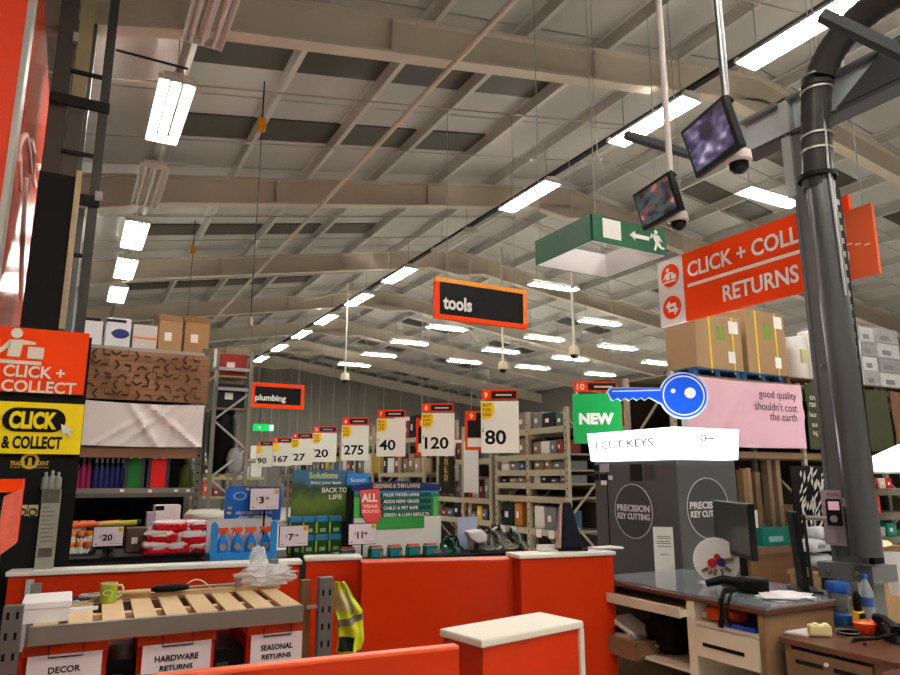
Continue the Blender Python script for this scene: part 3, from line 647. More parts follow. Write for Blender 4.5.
# ---- braced end frame with bin bag
t = T('rack_frame', 'tall narrow cross-braced rack frame right of the white banner', 'rack', (0, 11.6, 0))
xa, xb = t.X(213, 430), t.X(248, 430); H = t.Z(232, 350)
for x in (xa, xb):
    for y in (0, .8): t.box('upright', RACKG, x - .03, x + .03, y, y + .06, 0, H)
n = 6
for k in range(n):
    z0, z1 = .2 + (H - .9) * k / n, .2 + (H - .9) * (k + 1) / n; a, b = (xa, xb) if k % 2 else (xb, xa)
    t.add('brace', MB().bar((a, .03, z0), (b, .03, z1), .03), LGREY)
for v in (369, 389):
    z = t.Z(232, v); t.box('tie_bar', LGREY, xa, xb, 0, .05, z - .025, z + .025)
for z in (1.65, H - .42, H - .95): t.box('shelf_deck', M((140, 120, 96), .7), xa, xb, .06, .8, z - .03, z)
t.box('end_stop', WHITE, xa - .05, xa - .02, -.02, .08, H - .3, H)
carton(xa + .06, xb - .06, .1, .6, H - .419, H - .05, M((150, 40, 28), .6), 'red and black box on top of the braced frame', t)
carton(xa + .06, xb - .06, .1, .6, H - .949, H - .55, M((40, 40, 42), .3), 'dark wrapped box on the upper shelf of the braced frame', t)
bg = single('bin_bag', MB().blob((0, 0, .62), .24, .26, .64, 12, 10, .12, .8), M((14, 14, 15), .3), 'tall black bin bag inside the braced rack frame', 'bag', t.w((xa + xb) / 2 - .06, .45, 1.652), smooth=True)
bg2 = single('bin_bag', MB().blob((0, 0, .2), .15, .14, .22, 12, 8, .12, .8), M((150, 150, 155), .25), 'grey plastic bag slumped beside the black bin bag', 'bag', t.w(xb - .14, .14, 1.652), smooth=True)

# ================================================================== PRICE CARDS IN A ROW
NUMW = {'80': 'eighty', '120': 'one hundred and twenty', '40': 'forty', '275': 'two seven five', '20': 'twenty', '27': 'twenty-seven', '167': 'one six seven', '90': 'ninety'}
cards = [('80', 500, 427, 38, 52), ('120', 438, 434.5, 33, 43), ('40', 391, 437.5, 29, 38), ('275', 355, 443, 27, 35), ('20', 324.5, 447.5, 24, 29), ('27', 302, 452, 21, 26), ('167', 282, 454.5, 19, 23), ('90', 264, 456.5, 16, 21)]
CYS = [8.96, 10.9, 12.4, 14.7, 17.4, 20.2, 22.6, 25.2]
CARD = M((232, 230, 222), .6)
for i, (s, u, v, wp, hp) in enumerate(cards):
    Yc = CYS[i]; c = at(u, v, Y=Yc); rz = -.55
    t = T('price_card', f'white hanging price card reading {NUMW[s]} with yellow corner', 'price card', (c.x, c.y, 0), rz, 'hanging price cards')
    ka = dict(y=0)
    x0, x1, z0, z1 = t.rect(u - wp / 2, v - hp / 2, u + wp / 2, v + hp / 2); W = x1 - x0; Hh = z1 - z0
    t.box('card', CARD, x0, x1, 0, .012, z0, z1)
    t.add('yellow_flag', MB().prism([(x0 + .01 * W, z1 - .02 * Hh), (x0 + .34 * W, z1 - .02 * Hh), (x0 + .36 * W, z1 - .2 * Hh), (x0 + .28 * W, z1 - .33 * Hh), (x0 + .02 * W, z1 - .36 * Hh)], -.006, 0), M((244, 200, 10), .6))
    if i < 6:
        for k, wd in enumerate(('BUY', 'FOR', 'LESS')): t.text(wd, M((120, 90, 10), .6), x0 + .05 * W, x0 + .27 * W, z1 - (.11 + .09 * k) * Hh, z1 - (.05 + .09 * k) * Hh, -.006, bold=.02)
    t.text('£', INK, x0 + .03 * W, x0 + .09 * W, z0 + .4 * Hh, z0 + .48 * Hh, 0)
    t.text(s, INK, x0 + .1 * W, x0 + (.66 if len(s) < 3 else .82) * W, z0 + .16 * Hh, z0 + .44 * Hh, 0, bold=.025)
    # header strip: orange number and black name plate
    hx = x0 + .02 * W; hz = z1 + .02
    t.box('header', ORANGE_SIGN, hx, hx + .95 * W, .02, .035, hz, hz + .2 * Hh); t.box('name_plate', M((44, 26, 24), .4), hx + .26 * W, hx + .92 * W, .012, .02, hz + .02, hz + .17 * Hh)
    t.text(str(9 - i), M((255, 220, 200), .5), hx + .07 * W, hx + .16 * W, hz + .04 * Hh, hz + .15 * Hh, .02, bold=.02); t.box('name_line', M((200, 190, 186), .5), hx + .38 * W, hx + .8 * W, .008, .012, hz + .08 * Hh, hz + .11 * Hh)
    for a in (.2, .8): t.add('hanger', MB().cyl((hx + a * W, .027, hz + .2 * Hh), (hx + a * W, .027, hz + .2 * Hh + 2.2), .004, n=5), LGREY)
for i, (u0, u1, v0, v1, lb) in enumerate(((465, 481, 411, 450, 'behind the price card reading eighty'), (416, 424, 418, 455, 'behind the price card reading one hundred and twenty'))):
    Yc = CYS[i] + .25; c = at((u0 + u1) / 2, v1, Y=Yc)
    t = T('aisle_board', f'orange and black aisle number board hanging {lb}', 'sign', (c.x, c.y, 0), -.45, 'aisle number boards')
    x0, x1, z0, z1 = t.rect(u0, v0, u1 + 6, v1); h = z1 - z0
    t.box('frame', ORANGE_SIGN, x0, x1, 0, .02, z0, z1); t.box('black_panel', M((26, 24, 26), .4), x0 + .04, x1, -.005, 0, z0 + .32 * h, z0 + .96 * h); t.box('white_panel', CARD, x0 + .04, x1, -.005, 0, z0 + .08 * h, z0 + .3 * h)
    t.add('number_square', MB().box(x0 + .03, x0 + .17, -.01, -.005, z1 - .24 * h, z1 - .03 * h), ORANGE_SIGN); t.text(str(9 - i), M((255, 220, 200), .5), x0 + .07, x0 + .12, z1 - .2 * h, z1 - .07 * h, -.01, bold=.02)
    t.add('hanger', MB().cyl((x0 + .1, .01, z1), (x0 + .1, .01, z1 + 2.5), .005, n=5), LGREY)
# header 10 above the NEW sign
c = at(596, 395, Y=7.6); t = T('aisle_board', 'orange header strip numbered 10 above the green new sign', 'sign', (c.x, c.y, 0), -.45, 'aisle number boards')
x0, x1, z0, z1 = t.rect(574, 382, 617, 391.5); t.box('frame', ORANGE_SIGN, x0, x1, 0, .02, z0, z1); t.box('name_plate', M((44, 26, 24), .4), x0 + .2, x1 - .02, -.008, 0, z0 + .02, z1 - .015)
t.text('10', M((255, 220, 200), .5), x0 + .04, x0 + .15, z0 + .025, z1 - .025, 0, bold=.02); t.box('name_line', M((210, 200, 196), .5), x0 + .29, x0 + .55, -.012, -.008, z0 + .055, z0 + .08)
for a in (x0 + .05, x1 - .05): t.add('hanger', MB().cyl((a, .01, z1), (a, .01, z1 + 3.5), .004, n=5), LGREY)
# far green exit sign
c = at(263, 428, Y=24); t = T('exit_sign', 'small lit green exit sign far off under the plumbing sign', 'sign', (c.x, c.y, 0)); x0, x1, z0, z1 = t.rect(253, 424, 274, 431)
t.box('panel', M((0, 150, 70), .4, emit=.8), x0, x1, 0, .06, z0, z1); t.box('window', M((220, 240, 225), .4, emit=.8), x1 - .16, x1 - .03, -.005, 0, z0 + .03, z1 - .03)
t.add('arrow', MB().prism([(x0 + .15, (z0 + z1) / 2), (x0 + .25, z1 - .04), (x0 + .25, z0 + .04)], -.005, 0), WHITE); wires(t, (x0 + .1, x1 - .1), z1)

# ================================================================== MIDDLE RACKING
pal = [((226, 224, 220), 'white'), ((40, 44, 52), 'black'), ((190, 148, 100), 'brown'), ((60, 96, 150), 'blue'), ((208, 74, 34), 'orange'), ((236, 190, 40), 'yellow'), ((120, 122, 126), 'grey'), ((60, 110, 70), 'green'), ((176, 40, 40), 'red'), ((150, 112, 74), 'tan')]
def fill(R, rname, bays, z, zname, hmin, hmax, n, depth=.5, seed=0, wts=None, y=.08):
    rnd = random.Random(seed); a, b = bays; x = a + .06; k = 0
    while k < n and x < b - .14:
        w_ = min(rnd.uniform(.65, 1.2) * (b - a - .12) / n, b - .06 - x); h = rnd.uniform(hmin, hmax); c, cn = pal[rnd.choice(wts or [0, 1, 1, 1, 2, 6, 6, 6, 6, 9, 9, 0, 0, 3, 4, 5, 7, 8])]; c = tuple(int(.55 * q + .45 * (sum(c) / 3)) if cn not in ('orange', 'yellow') else q for q in c)
        carton(x, x + w_ * .9, y, y + depth * rnd.uniform(.6, 1), z, z + h, M(c, .55), f'{cn} product box, {ORD[k]} along the {zname} of {rname}', R, group=f'boxes in {rname}'); x += w_; k += 1
RA = rack('beige rack with open bays behind the counter, right of the price cards', (7.0, 11.05, 0), -PI / 2, [0, 1.02, 2.1], .9, 2.72, [.75, 1.28, 1.5, 1.72, 1.98, 2.42], cu=RACKB, holes=True, back=M((58, 54, 48), .8))
for b, (x0, x1) in enumerate(((0, 1.02), (1.02, 2.1))):
    side = ('far bay', 'near bay')[b]
    for z, zn, h0, h1, n in ((.75, 'bottom shelf', .25, .4, 3), (1.502, 'middle shelf', .08, .16, 4), (1.722, 'upper shelf', .1, .2, 3), (1.982, 'top shelf', .16, .3, 4), (2.42, 'loft shelf', .2, .34, 3)):
        if not (b == 0 and z == .75): fill(RA, 'the beige rack', (x0, x1), z, f'{side} {zn}', h0, h1, n, seed=b * 10 + int(z * 10))
x0 = .1; carton(x0, x0 + .36, .06, .5, .752, 1.14, M((24, 34, 40), .4), 'tall dark blue-black box on the lower shelf of the beige rack', RA); carton(.5, .74, .06, .5, .752, 1.16, M((170, 106, 40), .7), 'upright tan box beside the dark box in the beige rack', RA)
for k, x in enumerate((.15, .5, 1.25, 1.6)):
    RA.box('price_ticket', M((226, 226, 226), .6), x, x + .14, -.014, -.008, .62, .75)
RB = rack('rack with white panel and cross bracing behind the price card reading 80', (7.0, 13.4, 0), -PI / 2, [0, 1.1, 2.15], .9, 2.6, [.8, 1.2, 1.95], cu=RACKB, back=M((62, 58, 52), .8))
RB.box('white_panel', M((220, 220, 218), .6), 1.2, 1.75, -.03, -.01, 1.3, 2.3)
t = single('display_board', MB().box(0, .62, 0, .02, 0, 1.0), M((26, 22, 18), .4), 'dark vertical panel with gold lettering below the price card 120', 'panel', RB.w(.2, -.06, 1.27), RB.rz)
link('gold_strip', MB().box(.22, .42, -.005, 0, .22, .9).mesh(M((70, 54, 24), .5)), t)
for k, ch in enumerate('GOLD'): link('lettering', text_mesh(ch, .25, .39, .74 - k * .16, .86 - k * .16, -.005, M((206, 160, 70), .5), .02), t)
for b, (x0, x1) in enumerate(((0, 1.1), (1.1, 2.15))):
    for z, zn, h0, h1, n in ((.8, 'bottom shelf', .12, .3, 4), (1.202, 'middle shelf', .2, .5, 4), (1.952, 'top shelf', .2, .5, 3)): fill(RB, 'the braced rack', (x0, x1), z, f'{("far bay", "near bay")[b]} {zn}', h0, h1, n, seed=40 + b * 7 + int(z * 10))
for rr, (yy, nm) in enumerate(((16.6, 'the third rack'), (19.6, 'the fourth rack'), (22.8, 'the fifth rack'), (26.2, 'the sixth rack'))):
    Rx = rack(f'beige loaded rack, {ORD[rr + 2]} back along the price card row', (7.0, yy, 0), -PI / 2, [0, 1.2, 2.5], .9, 2.9, [.9, 1.7, 2.5], cu=RACKB, back=M((66, 62, 56), .8))
    for b, (x0, x1) in enumerate(((0, 1.2), (1.2, 2.5))):
        for z, zn, h0, h1 in ((.902, 'low shelf', .3, .6), (1.702, 'middle shelf', .3, .6), (2.502, 'top shelf', .2, .6)): fill(Rx, nm, (x0, x1), z, f'{("far bay", "near bay")[b]} {zn}', h0, h1, 3, seed=80 + rr * 13 + b * 5 + int(z * 3))
RF = rack('long low rack far off at the end of the left aisle', (2.6, 27.5, 0), 0, [0, 1.4, 2.8, 4.2], .9, 2.6, [.9, 1.6, 2.3], cu=RACKG)
for b in range(3):
    for z, zn in ((.902, 'low shelf'), (1.602, 'middle shelf'), (2.302, 'top shelf')): fill(RF, 'the far aisle rack', (1.4 * b, 1.4 * b + 1.4), z, f'{("left", "middle", "right")[b]} bay {zn}', .25, .55, 3, seed=150 + b * 5 + int(z * 4))
RC = rack('tall rack behind the key cutting machine and the green sign', (9.2, 8.7, 0), -PI / 2, [-2.7, -1.2, .3], .9, 3.4, [1.0, 1.75, 2.55], cu=RACKB, back=M((58, 54, 48), .8))
for b, (x0, x1) in enumerate(((-2.7, -1.2), (-1.2, .3))):
    for z, zn in ((1.002, 'low shelf'), (1.752, 'middle shelf'), (2.552, 'top shelf')): fill(RC, 'the tall rack', (x0, x1), z, f'{("far", "near")[b]} bay {zn}', .25, .55, 4, seed=200 + b * 5 + int(z * 4))

# ================================================================== COUNTERS
CAPW = M((226, 222, 212), .45)
def counter(label, A, B, Z, depth, capcol=CAPW, capt=.025, over=.015):
    A, B = Vector((A[0], A[1], 0)), Vector((B[0], B[1], 0)); d = B - A; rz = math.atan2(d.y, d.x); L = d.length
    t = T('service_counter', label, 'counter', A, rz, 'orange service counters')
    t.box('front_panel', ORANGE, 0, L, 0, depth, 0, Z - capt)
    if capcol: t.box('worktop', capcol, -over, L + over, -over, depth + over, Z - capt, Z, bevel=.006)
    t.box('plinth', DARK, .005, L - .005, -.004, .0, 0, .09)
    return t
pA, pB = at(9, 571.5, Z=1.05), at(300, 560, Z=1.05)
CT1 = counter('long orange counter with white edge behind the slatted returns table', pA, pB, 1.05, .12, M((235, 233, 228), .4), .03, .015)
CT1.box('end_post', GALV, .1, .14, -.03, -.005, .6, 1.0)
pA, pB = at(307, 557.5, Z=1.07), at(360, 556, Z=1.07)
CT2 = counter('short orange counter piece left of the two wide orange counters', pA, pB, 1.07, .15)
pA, pB = at(362, 562.5, Z=1.05), at(519, 559, Z=1.05)
CT3 = counter('wide plain orange counter panel in the middle', pA, pB, 1.05, .2, M((196, 54, 16), .4), .012, .002)
pA, pB = at(520.5, 555, Z=1.09), at(613, 551.3, Z=1.09)
CT4 = counter('orange counter with cream worktop beside the desk', pA, pB, 1.09, .2)
# front low wall and small box counter
A, B = at(186, 673.5, Z=.9), at(459, 645.5, Z=.9); d = B - A; d.normalize(); A = A - d * 1.0
t = T('low_barrier', 'low orange barrier panel at the bottom of the view', 'barrier', (A.x, A.y, 0), math.atan2(d.y, d.x)); L = (B - A).length
t.box('panel', ORANGE, 0, L, 0, .05, 0, .885); t.box('top_edge', M((238, 92, 48), .35), 0, L, -.003, .053, .885, .9, bevel=.004)
A, B = at(481, 640, Z=.9), at(583, 620.5, Z=.9); d = B - A
t = T('box_counter', 'small orange box counter with white top in the foreground', 'counter', (A.x, A.y, 0), math.atan2(d.y, d.x)); L = d.length
t.box('body', ORANGE, 0.02, L - .015, .01, .29, 0, .865); t.box('top', M((222, 216, 202), .45), 0, L, -.005, .3, .865, .9, bevel=.008); t.box('corner_strip', M((214, 206, 190), .5), L - .03, L, -.004, .02, 0, .865)

# ================================================================== RETURNS TABLE
t = RT_ = T('returns_table', 'steel framed returns table with slatted wooden top', 'table', (-.14, 3.78, 0), math.atan2(-.05, 1.3))
L = 1.32; Hh = .935
t.box('front_beam', M((132, 126, 118), .45, metal=.3), .06, L - .02, 0, .04, Hh - .075, Hh + .004); t.box('rear_beam', M((132, 126, 118), .45, metal=.3), .06, L - .02, .64, .68, Hh - .075, Hh - .012)
for i in range(9):
    x = .07 + i * .141
    t.add('slat', MB().hexa([(x, .04, Hh - .012), (x + .1, .04, Hh - .012), (x + .1, .67, Hh - .012), (x, .67, Hh - .012), (x, .04, Hh + .004), (x + .1, .04, Hh + .004), (x + .1, .67, Hh + .004), (x, .67, Hh + .004)]), PLY)
t.box('support_rail', PLY, .08, L - .04, .3, .36, Hh - .05, Hh - .013)
t.box('back_batten', M((206, 178, 134), .6, noise=.1), .28, L + .0, .62, .67, Hh + .004, Hh + .028)
def upr(nm, x, y, z1):
    u = t.box(nm, M((112, 110, 108), .4, metal=.4), x, x + .075, y, y + .06, 0, z1)
    for k in range(int(z1 / .085)):
        for dx, mt in ((.014, 0), (.05, 0)):
            MB().box(x + dx, x + dx + .012, y - .0015, y + .001, .05 + k * .085, .08 + k * .085).build('slot', INK, u)
upr('post', -.045, -.03, 1.04); upr('post', L + .055, -.03, 1.075)
t.box('rear_post', M((110, 106, 98), .45), L - .05, L - .0, .7, .76, 0, 1.1); t.box('rear_post', M((120, 84, 52), .6), L - .015, L + .035, .06, .11, 0, Hh + .12); t.box('rear_post', M((120, 116, 108), .5), .0, .05, .74, .8, 0, 1.03)
t.box('side_beam', M((150, 146, 140), .4), L + .0, L + .06, 0.0, .02, .92, .935)
# totes below
for i, (u0, u1, v0, l1, l2, up) in enumerate(((22, 108, 640, 'DECOR', 'RETURNS', 640), (136, 215, 633, 'HARDWARE', 'RETURNS', 630), (245, 304, 625, 'SEASONAL', 'RETURNS', 622))):
    x0, x1 = t.X(u0, 655, .08), t.X(u1, 655, .08); zt = .845
    O = t.w((x0 + x1) / 2, .08, 0); b = T('tote_box', f'orange tote box labelled {l1.lower()} returns under the slatted table', 'box', O, t.rz, 'orange returns totes'); a = (x1 - x0) / 2
    b.add('tub', MB().hexa([(-a * .9, .03, 0.02), (a * .9, .03, .02), (a * .9, .5, .02), (-a * .9, .5, .02), (-a * .98, .0, zt - .045), (a * .98, .0, zt - .045), (a * .98, .55, zt - .045), (-a * .98, .55, zt - .045)]), ORANGE)
    b.box('rim', M((226, 84, 40), .4), -a, a, -.02, .57, zt - .045, zt, bevel=.008)
    b.add('handle', MB().tube([(-.07, -.03, zt + .0), (-.07, -.035, zt - .05), (.07, -.035, zt - .05), (.07, -.03, zt + .0)], .003, 6), BLACK)
    pz1, pz0 = zt - .04, zt - .36
    b.box('paper_sheet', PAPER, -a * .86, a * .86, -.03, -.026, pz0, pz1)
    wd = (.13, .2, .165)[i]
    b.text(l1, INK, -wd * .5, wd * .5, pz1 - .08, pz1 - .052, -.03, bold=.02); b.text(l2, INK, -.075, .075, pz1 - .122, pz1 - .098, -.03, bold=.02)
    if i < 2:
        s_ = T('plastic_crate', ('black ribbed crate between the decor and hardware totes', 'black crate between the hardware and seasonal totes')[i], 'crate', t.w(x1 + .07, .12, 0), t.rz)
        s_.box('body', M((20, 20, 22), .5), -.06, .07, 0, .45, 0, .74)
        for k in range(6): s_.box('rib', M((60, 60, 62), .5), -.06, .0, -.012, 0, .2 + k * .09, .225 + k * .09)
# things on the table
zt = Hh + .005
x0, x1 = t.X(21, 610, .06), t.X(70, 610, .06)
b = T('cardboard_box', 'white closed cardboard box on the left of the slatted table', 'box', t.w((x0 + x1) / 2, .1, zt), t.rz + .03); a = (x1 - x0) / 2
b.box('body', M((232, 230, 232), .6), -a, a, 0, .3, 0, .085); b.box('lid', M((238, 236, 238), .6), -a - .004, a + .004, -.004, .304, .06, .09, bevel=.004)
b.box('flap', M((232, 230, 232), .6), a, a + .12, .05, .08, .03, .045)
x_ = t.X(109, 590, .5); b = T('mug', 'lime green mug with pale oval emblem on the slatted table', 'mug', t.w(x_, .55, zt), t.rz)
b.add('cup', MB().lathe([(.036, 0), (.042, .004), (.043, .1), (.0385, .1), (.0375, .012), (0.001, .01)], n=24), M((150, 168, 40), .35), smooth=True)
b.add('rim', MB().lathe([(.0435, .094), (.0435, .101), (.038, .101), (.038, .094)], n=24), M((206, 206, 160), .4), smooth=True)
b.add('handle', MB().tube([(.04, 0, .085), (.062, 0, .085), (.072, 0, .065), (.066, 0, .035), (.041, 0, .022)], .006, 8), M((206, 206, 170), .4), smooth=True)
g = MB(); ring(g, -.004, .055, .024, .004, -.0475, -.0405, .6, 20); b.add('oval_emblem', g, M((214, 220, 170), .5))
b = T('hand_tool', 'long tool with black grip and wooden shaft lying on the table', 'tool', t.w(t.X(150, 589, .66), .6, zt + .026), t.rz)
b.add('shaft', MB().cyl((-.28, 0, .012), (0, 0, .012), .012), M((206, 178, 134), .6)); b.grip = b.add('grip', MB().lathe([(.01, 0), (.02, .03), (.022, .12), (.014, .2)], n=12), BLACK, smooth=True)
o = b.grip; o.rotation_euler = (0, PI / 2, 0); o.location = (0, 0, .02)
b.add('hook', MB().cyl((.2, 0, .02), (.42, 0, .02), .006), STEEL)
b = T('string_loop', 'pale string loop arching over the table batten', 'string', t.w(t.X(195, 588, .66), .62, zt + .026), t.rz); b.add('loop', MB().tube([(-.08 + .16 * k / 8, 0, .005 + .05 * math.sin(PI * k / 8)) for k in range(9)], .004, 6), M((226, 212, 180), .6))
b = T('clamp', 'small grey metal clamp at the back of the table', 'tool', t.w(t.X(222, 586, .66), .62, zt + .026), t.rz); b.add('bar', MB().bar((-.04, 0, .012), (.09, 0, .02), .02, .014), STEEL); b.add('jaw', MB().box(.07, .1, -.02, .02, .0, .05), M((120, 112, 104), .5))
b = T('cable_heap', 'heap of dark leads behind the white box on the table', 'cable', t.w(t.X(82, 594, .5), .5, zt), t.rz)
for k in range(5): b.add('lead', MB().tube([(-.16 + .05 * k + .05 * math.cos(q), .03 * k - .06 + .04 * math.sin(q), .012 + .007 * k) for q in [j * 2 * PI / 10 for j in range(10)]], .008, 6, True), DARK if k % 2 else M((150, 150, 152), .4))
# crumpled clear bag
random.seed(21)
b = T('plastic_bag', 'crumpled clear plastic bag at the back right of the table', 'bag', t.w(t.X(265, 585, .66), .62, zt + .026), t.rz)
b.add('bag_body', MB().blob((0, 0, .055), .17, .06, .06, 22, 14, .45), FILM); b.add('bag_neck', MB().blob((-.06, 0, .14), .05, .03, .08, 16, 10, .5), FILM); b.add('bag_lining', MB().blob((.02, 0, .045), .12, .045, .045, 18, 10, .5), M((225, 228, 232), .3, alpha=.55))
# hi-vis vest on the right post
random.seed(5)
HV = M((206, 222, 30), .6, noise=.12, nscale=14)
b = T('safety_vest', 'fluorescent yellow safety vest with grey bands hung on the right post', 'vest', t.w(L + .14, .04, 0), t.rz)
def vest(a, bb, off=0):
    xl, z = b.px(337 + 1.5 * math.sin(6 * bb), 652 - 70 * bb); xr = b.X((361, 362, 363, 362.5, 360, 356, 350, 343)[min(7, int(bb * 7.99))] if 0 else 361 + 2.5 * math.sin(PI * min(1, bb * 1.3)) - 20 * max(0, bb - .55) ** 1.2 * 2.2, 652 - 70 * bb)
    return (xl + (xr - xl) * a, -.05 * math.sin(PI * a) - .012 * math.sin(13 * a + 7 * bb) - .01 * math.sin(17 * bb + 5 * a) - off, z)
b.add('cloth', MB().sheet(vest, 20, 20, .03), HV, smooth=True)
b.add('reflective_band', MB().sheet(lambda a, q: vest(a, .36 + .1 * a + .1 * q, .004), 20, 3, .004), M((120, 116, 112), .35), smooth=True)
b.add('reflective_band', MB().sheet(lambda a, q: vest(.45 + .12 * q + .1 * a, .55 + .4 * a, .004), 12, 3, .004), M((150, 148, 140), .35), smooth=True)
b.add('cream_lining', MB().sheet(lambda a, q: vest(.02 + .4 * a, .58 + .32 * q, .004), 8, 6, .004), M((222, 214, 160), .7), smooth=True)
b.add('dark_lining', MB().sheet(lambda a, q: vest(.0 + .5 * a, .02 + .2 * q, .004), 8, 5, .004), M((26, 28, 26), .7), smooth=True)

# ================================================================== PROMOTIONS BEHIND THE COUNTER
def table(label, u0, u1, vtop, Y, depth, mat=BLACK):
    p = at((u0 + u1) / 2, vtop, Y=Y); x0, x1 = at(u0, vtop, Y=Y).x, at(u1, vtop, Y=Y).x
    t = T('display_table', label, 'table', (p.x, Y, 0), 0, 'low display tables'); a = (x1 - x0) / 2
    t.box('top', mat, -a, a, 0, depth, p.z - .03, p.z)
    for x in (-a + .04, a - .04):
        for y in (.04, depth - .04): t.box('leg', DARK, x - .025, x + .025, y - .025, y + .025, 0, p.z - .03)
    t.box('lower_shelf', DARK, -a + .02, a - .02, .03, depth - .03, .28, .3); t.box('front_board', DARK, -a + .02, a - .02, .01, .025, .3, p.z - .03)
    t.top = p.z; return t
def price_stand(label, price, pence, u0, u1, v0, v1, Y, base, group='price cards on stands'):
    p = at((u0 + u1) / 2, v1, Y=Y); t = T('price_stand', label, 'price card', (p.x, Y, base), 0, group)
    x0, x1, z0, z1 = t.rect(u0, v0, u1, v1, -.01); w_, h = x1 - x0, z1 - z0
    t.box('holder', BLACK, x0 - .006, x1 + .006, 0, .01, z0 - .006, z1 + .006); t.box('card', M((226, 216, 228), .5), x0, x1, -.01, 0, z0, z1)
    t.box('corner_tab', M((216, 160, 20), .5), x1 - .17 * w_, x1 - .02 * w_, -.013, -.01, z1 - .25 * h, z1 - .03 * h)
    n = len(price) * (.6 if price == '11' else 1); a = x0 + .3 * w_
    t.text('£', INK, a - .1 * w_, a - .04 * w_, z0 + .45 * h, z0 + .6 * h, -.01); t.text(price, INK, a, a + .17 * w_ * n, z0 + .28 * h, z0 + .62 * h, -.01, bold=.03)
    if pence: t.text(pence, INK, a + .17 * w_ * n + .04 * w_, a + .17 * w_ * n + .17 * w_, z0 + .47 * h, z0 + .6 * h, -.01, bold=.02)
    t.box('small_print', M((170, 160, 170), .6), x0 + .55 * w_, x1 - .06 * w_, -.012, -.01, z0 + .1 * h, z0 + .13 * h); t.box('small_print', M((120, 110, 120), .6), x0 + .06 * w_, x0 + .14 * w_, -.012, -.01, z0 + .08 * h, z0 + .13 * h)
    t.add('stem', MB().cyl((0, .008, 0.005), (0, .008, z0), .008, n=8), BLACK); t.add('foot', MB().cyl((0, .008, 0), (0, .008, .006), .05), BLACK)
    return t
D1 = table('long black display table at left behind the counter', 32, 206, 557, 6.1, .7)
zt = D1.top
price_stand('price card reading 20 pounds on a black stand', '20', '', 93.5, 123, 527, 546, 5.95 + .2, zt)
random.seed(3)
k = 0
for r, vv in enumerate((551, 543, 534)):      # work gloves in a slumped heap
    for c in range(4):
        u = 61 + c * 8.5 + r * 1.5; P = at(u, vv + 5, Y=6.42 + .1 * r); P.z = max(P.z, zt + .055 * r + .0)
        t = T('work_glove', f'white work glove with orange cuff, {ORD[c]} from left in the {("bottom", "middle", "top")[r]} row', 'glove', (P.x, 6.42 + .1 * r, zt + .075 * r), random.uniform(-.4, .4), 'heap of work gloves')
        t.add('palm', MB().blob((0, 0, .035), .04, .035, .036, 10, 7, .25), M((206, 206, 204) if (c + r) % 3 else (70, 70, 74), .7), smooth=True)
        for q in range(3): t.add('finger', MB().tube([(-.024 + .022 * q, -.02, .04), (-.027 + .024 * q, -.05, .03), (-.027 + .024 * q, -.07, .012)], .011, 6), M((190, 190, 188), .7), smooth=True)
        t.add('cuff', MB().lathe([(.024, .055), (.032, .09), (.03, .1)], n=10), M((226, 130, 40), .7), smooth=True)
for i, (du, rz_) in enumerate(((92, .2), (110, -.1))):
    P = at(du, 530, Y=6.55); t = T('umbrella', ('orange handled tool roll lying behind the 20 price card', 'yellow tube lying behind the 20 price card')[i], 'tool', (P.x, 6.56, zt), rz_)
    t.add('stand', MB().box(-.04, .04, -.03, .03, 0, .2), DARK); t.add('roll', MB().cyl((-.16, 0, .215), (.2, 0, .23), .022), (M((220, 90, 50), .5), M((206, 196, 60), .5))[i], smooth=True)
    t.add('end_cap', MB().cyl((.2, 0, .23), (.23, 0, .231), .024), DARK)
# leaflet stand with grey bottles
t = T('leaflet_stand', 'grey leaflet panel standing in front of the black board', 'display stand', at(46, 570, Y=5.05) * 1.0); t.O.z = 0
LS = T('leaflet_board', 'narrow grey information board in front of the black board', 'board', (at(46, 520, Y=5.05).x, 5.05, 0)); bpy.data.objects.remove(t.o); t = LS
x0, x1, z0, z1 = t.rect(39, 490, 58, 559); t.box('board', M((150, 148, 138), .6), x0, x1, 0, .03, 0.0, z1)
o = t.pbox('picture', M((86, 84, 74), .6, noise=.5, nscale=40), 41.5, 489, 60, 503, -.004, 0); t.pbox('lower_picture', M((80, 76, 70), .6, noise=.4, nscale=40), 38, 548, 52, 557, -.004, 0)
for k in range(9): t.pbox('text_line', M((104, 102, 96), .7), 42 - k * .25, 507 + k * 4.2, (55 if k % 3 else 50) - k * .25, 508 + k * 4.2, -.003, 0)
for i, u in enumerate((44.5, 51, 57)):
    bottle(f'grey bottle, {ORD[i]} from the left above the information board', (at(u, 489, Y=5.07).x, 5.07, z1), .022, .11 + .01 * (i == 1), M((128, 128, 124), .35), M((150, 150, 148), .4), 'grey bottles')
# orange leaflet dispenser at the left edge
t = T('leaflet_dispenser', 'orange dispenser with red poster at the left edge of view', 'dispenser', (at(8, 545, Y=4.4).x, 4.4, 0))
x0, x1, z0, z1 = t.rect(-26, 479, 19, 545); t.box('body', ORANGE_SIGN, x0, x1, .06, .26, z1 - .07, z1); t.box('back', M((120, 34, 20), .6), x0, x1, .22, .26, z0, z1 - .07); t.box('side', ORANGE_SIGN, x1 - .012, x1, .03, .26, z0 - .0, z1 - .07)
t.add('poster', MB().hexa([(x1 - .085, -.03, z0 - .07), (x1 - .0, .02, z0), (x1 - .0, .026, z0), (x1 - .085, -.024, z0 - .07), (x1 - .075, -.03, z1 - .09), (x1 - .0, .02, z1 - .05), (x1 - .0, .026, z1 - .05), (x1 - .075, -.024, z1 - .09)]), M((206, 96, 78), .5, noise=.3, nscale=30))
t.box('stand', DARK, (x0 + x1) / 2 - .03, (x0 + x1) / 2 + .03, .1, .2, 0, z1 - .07)
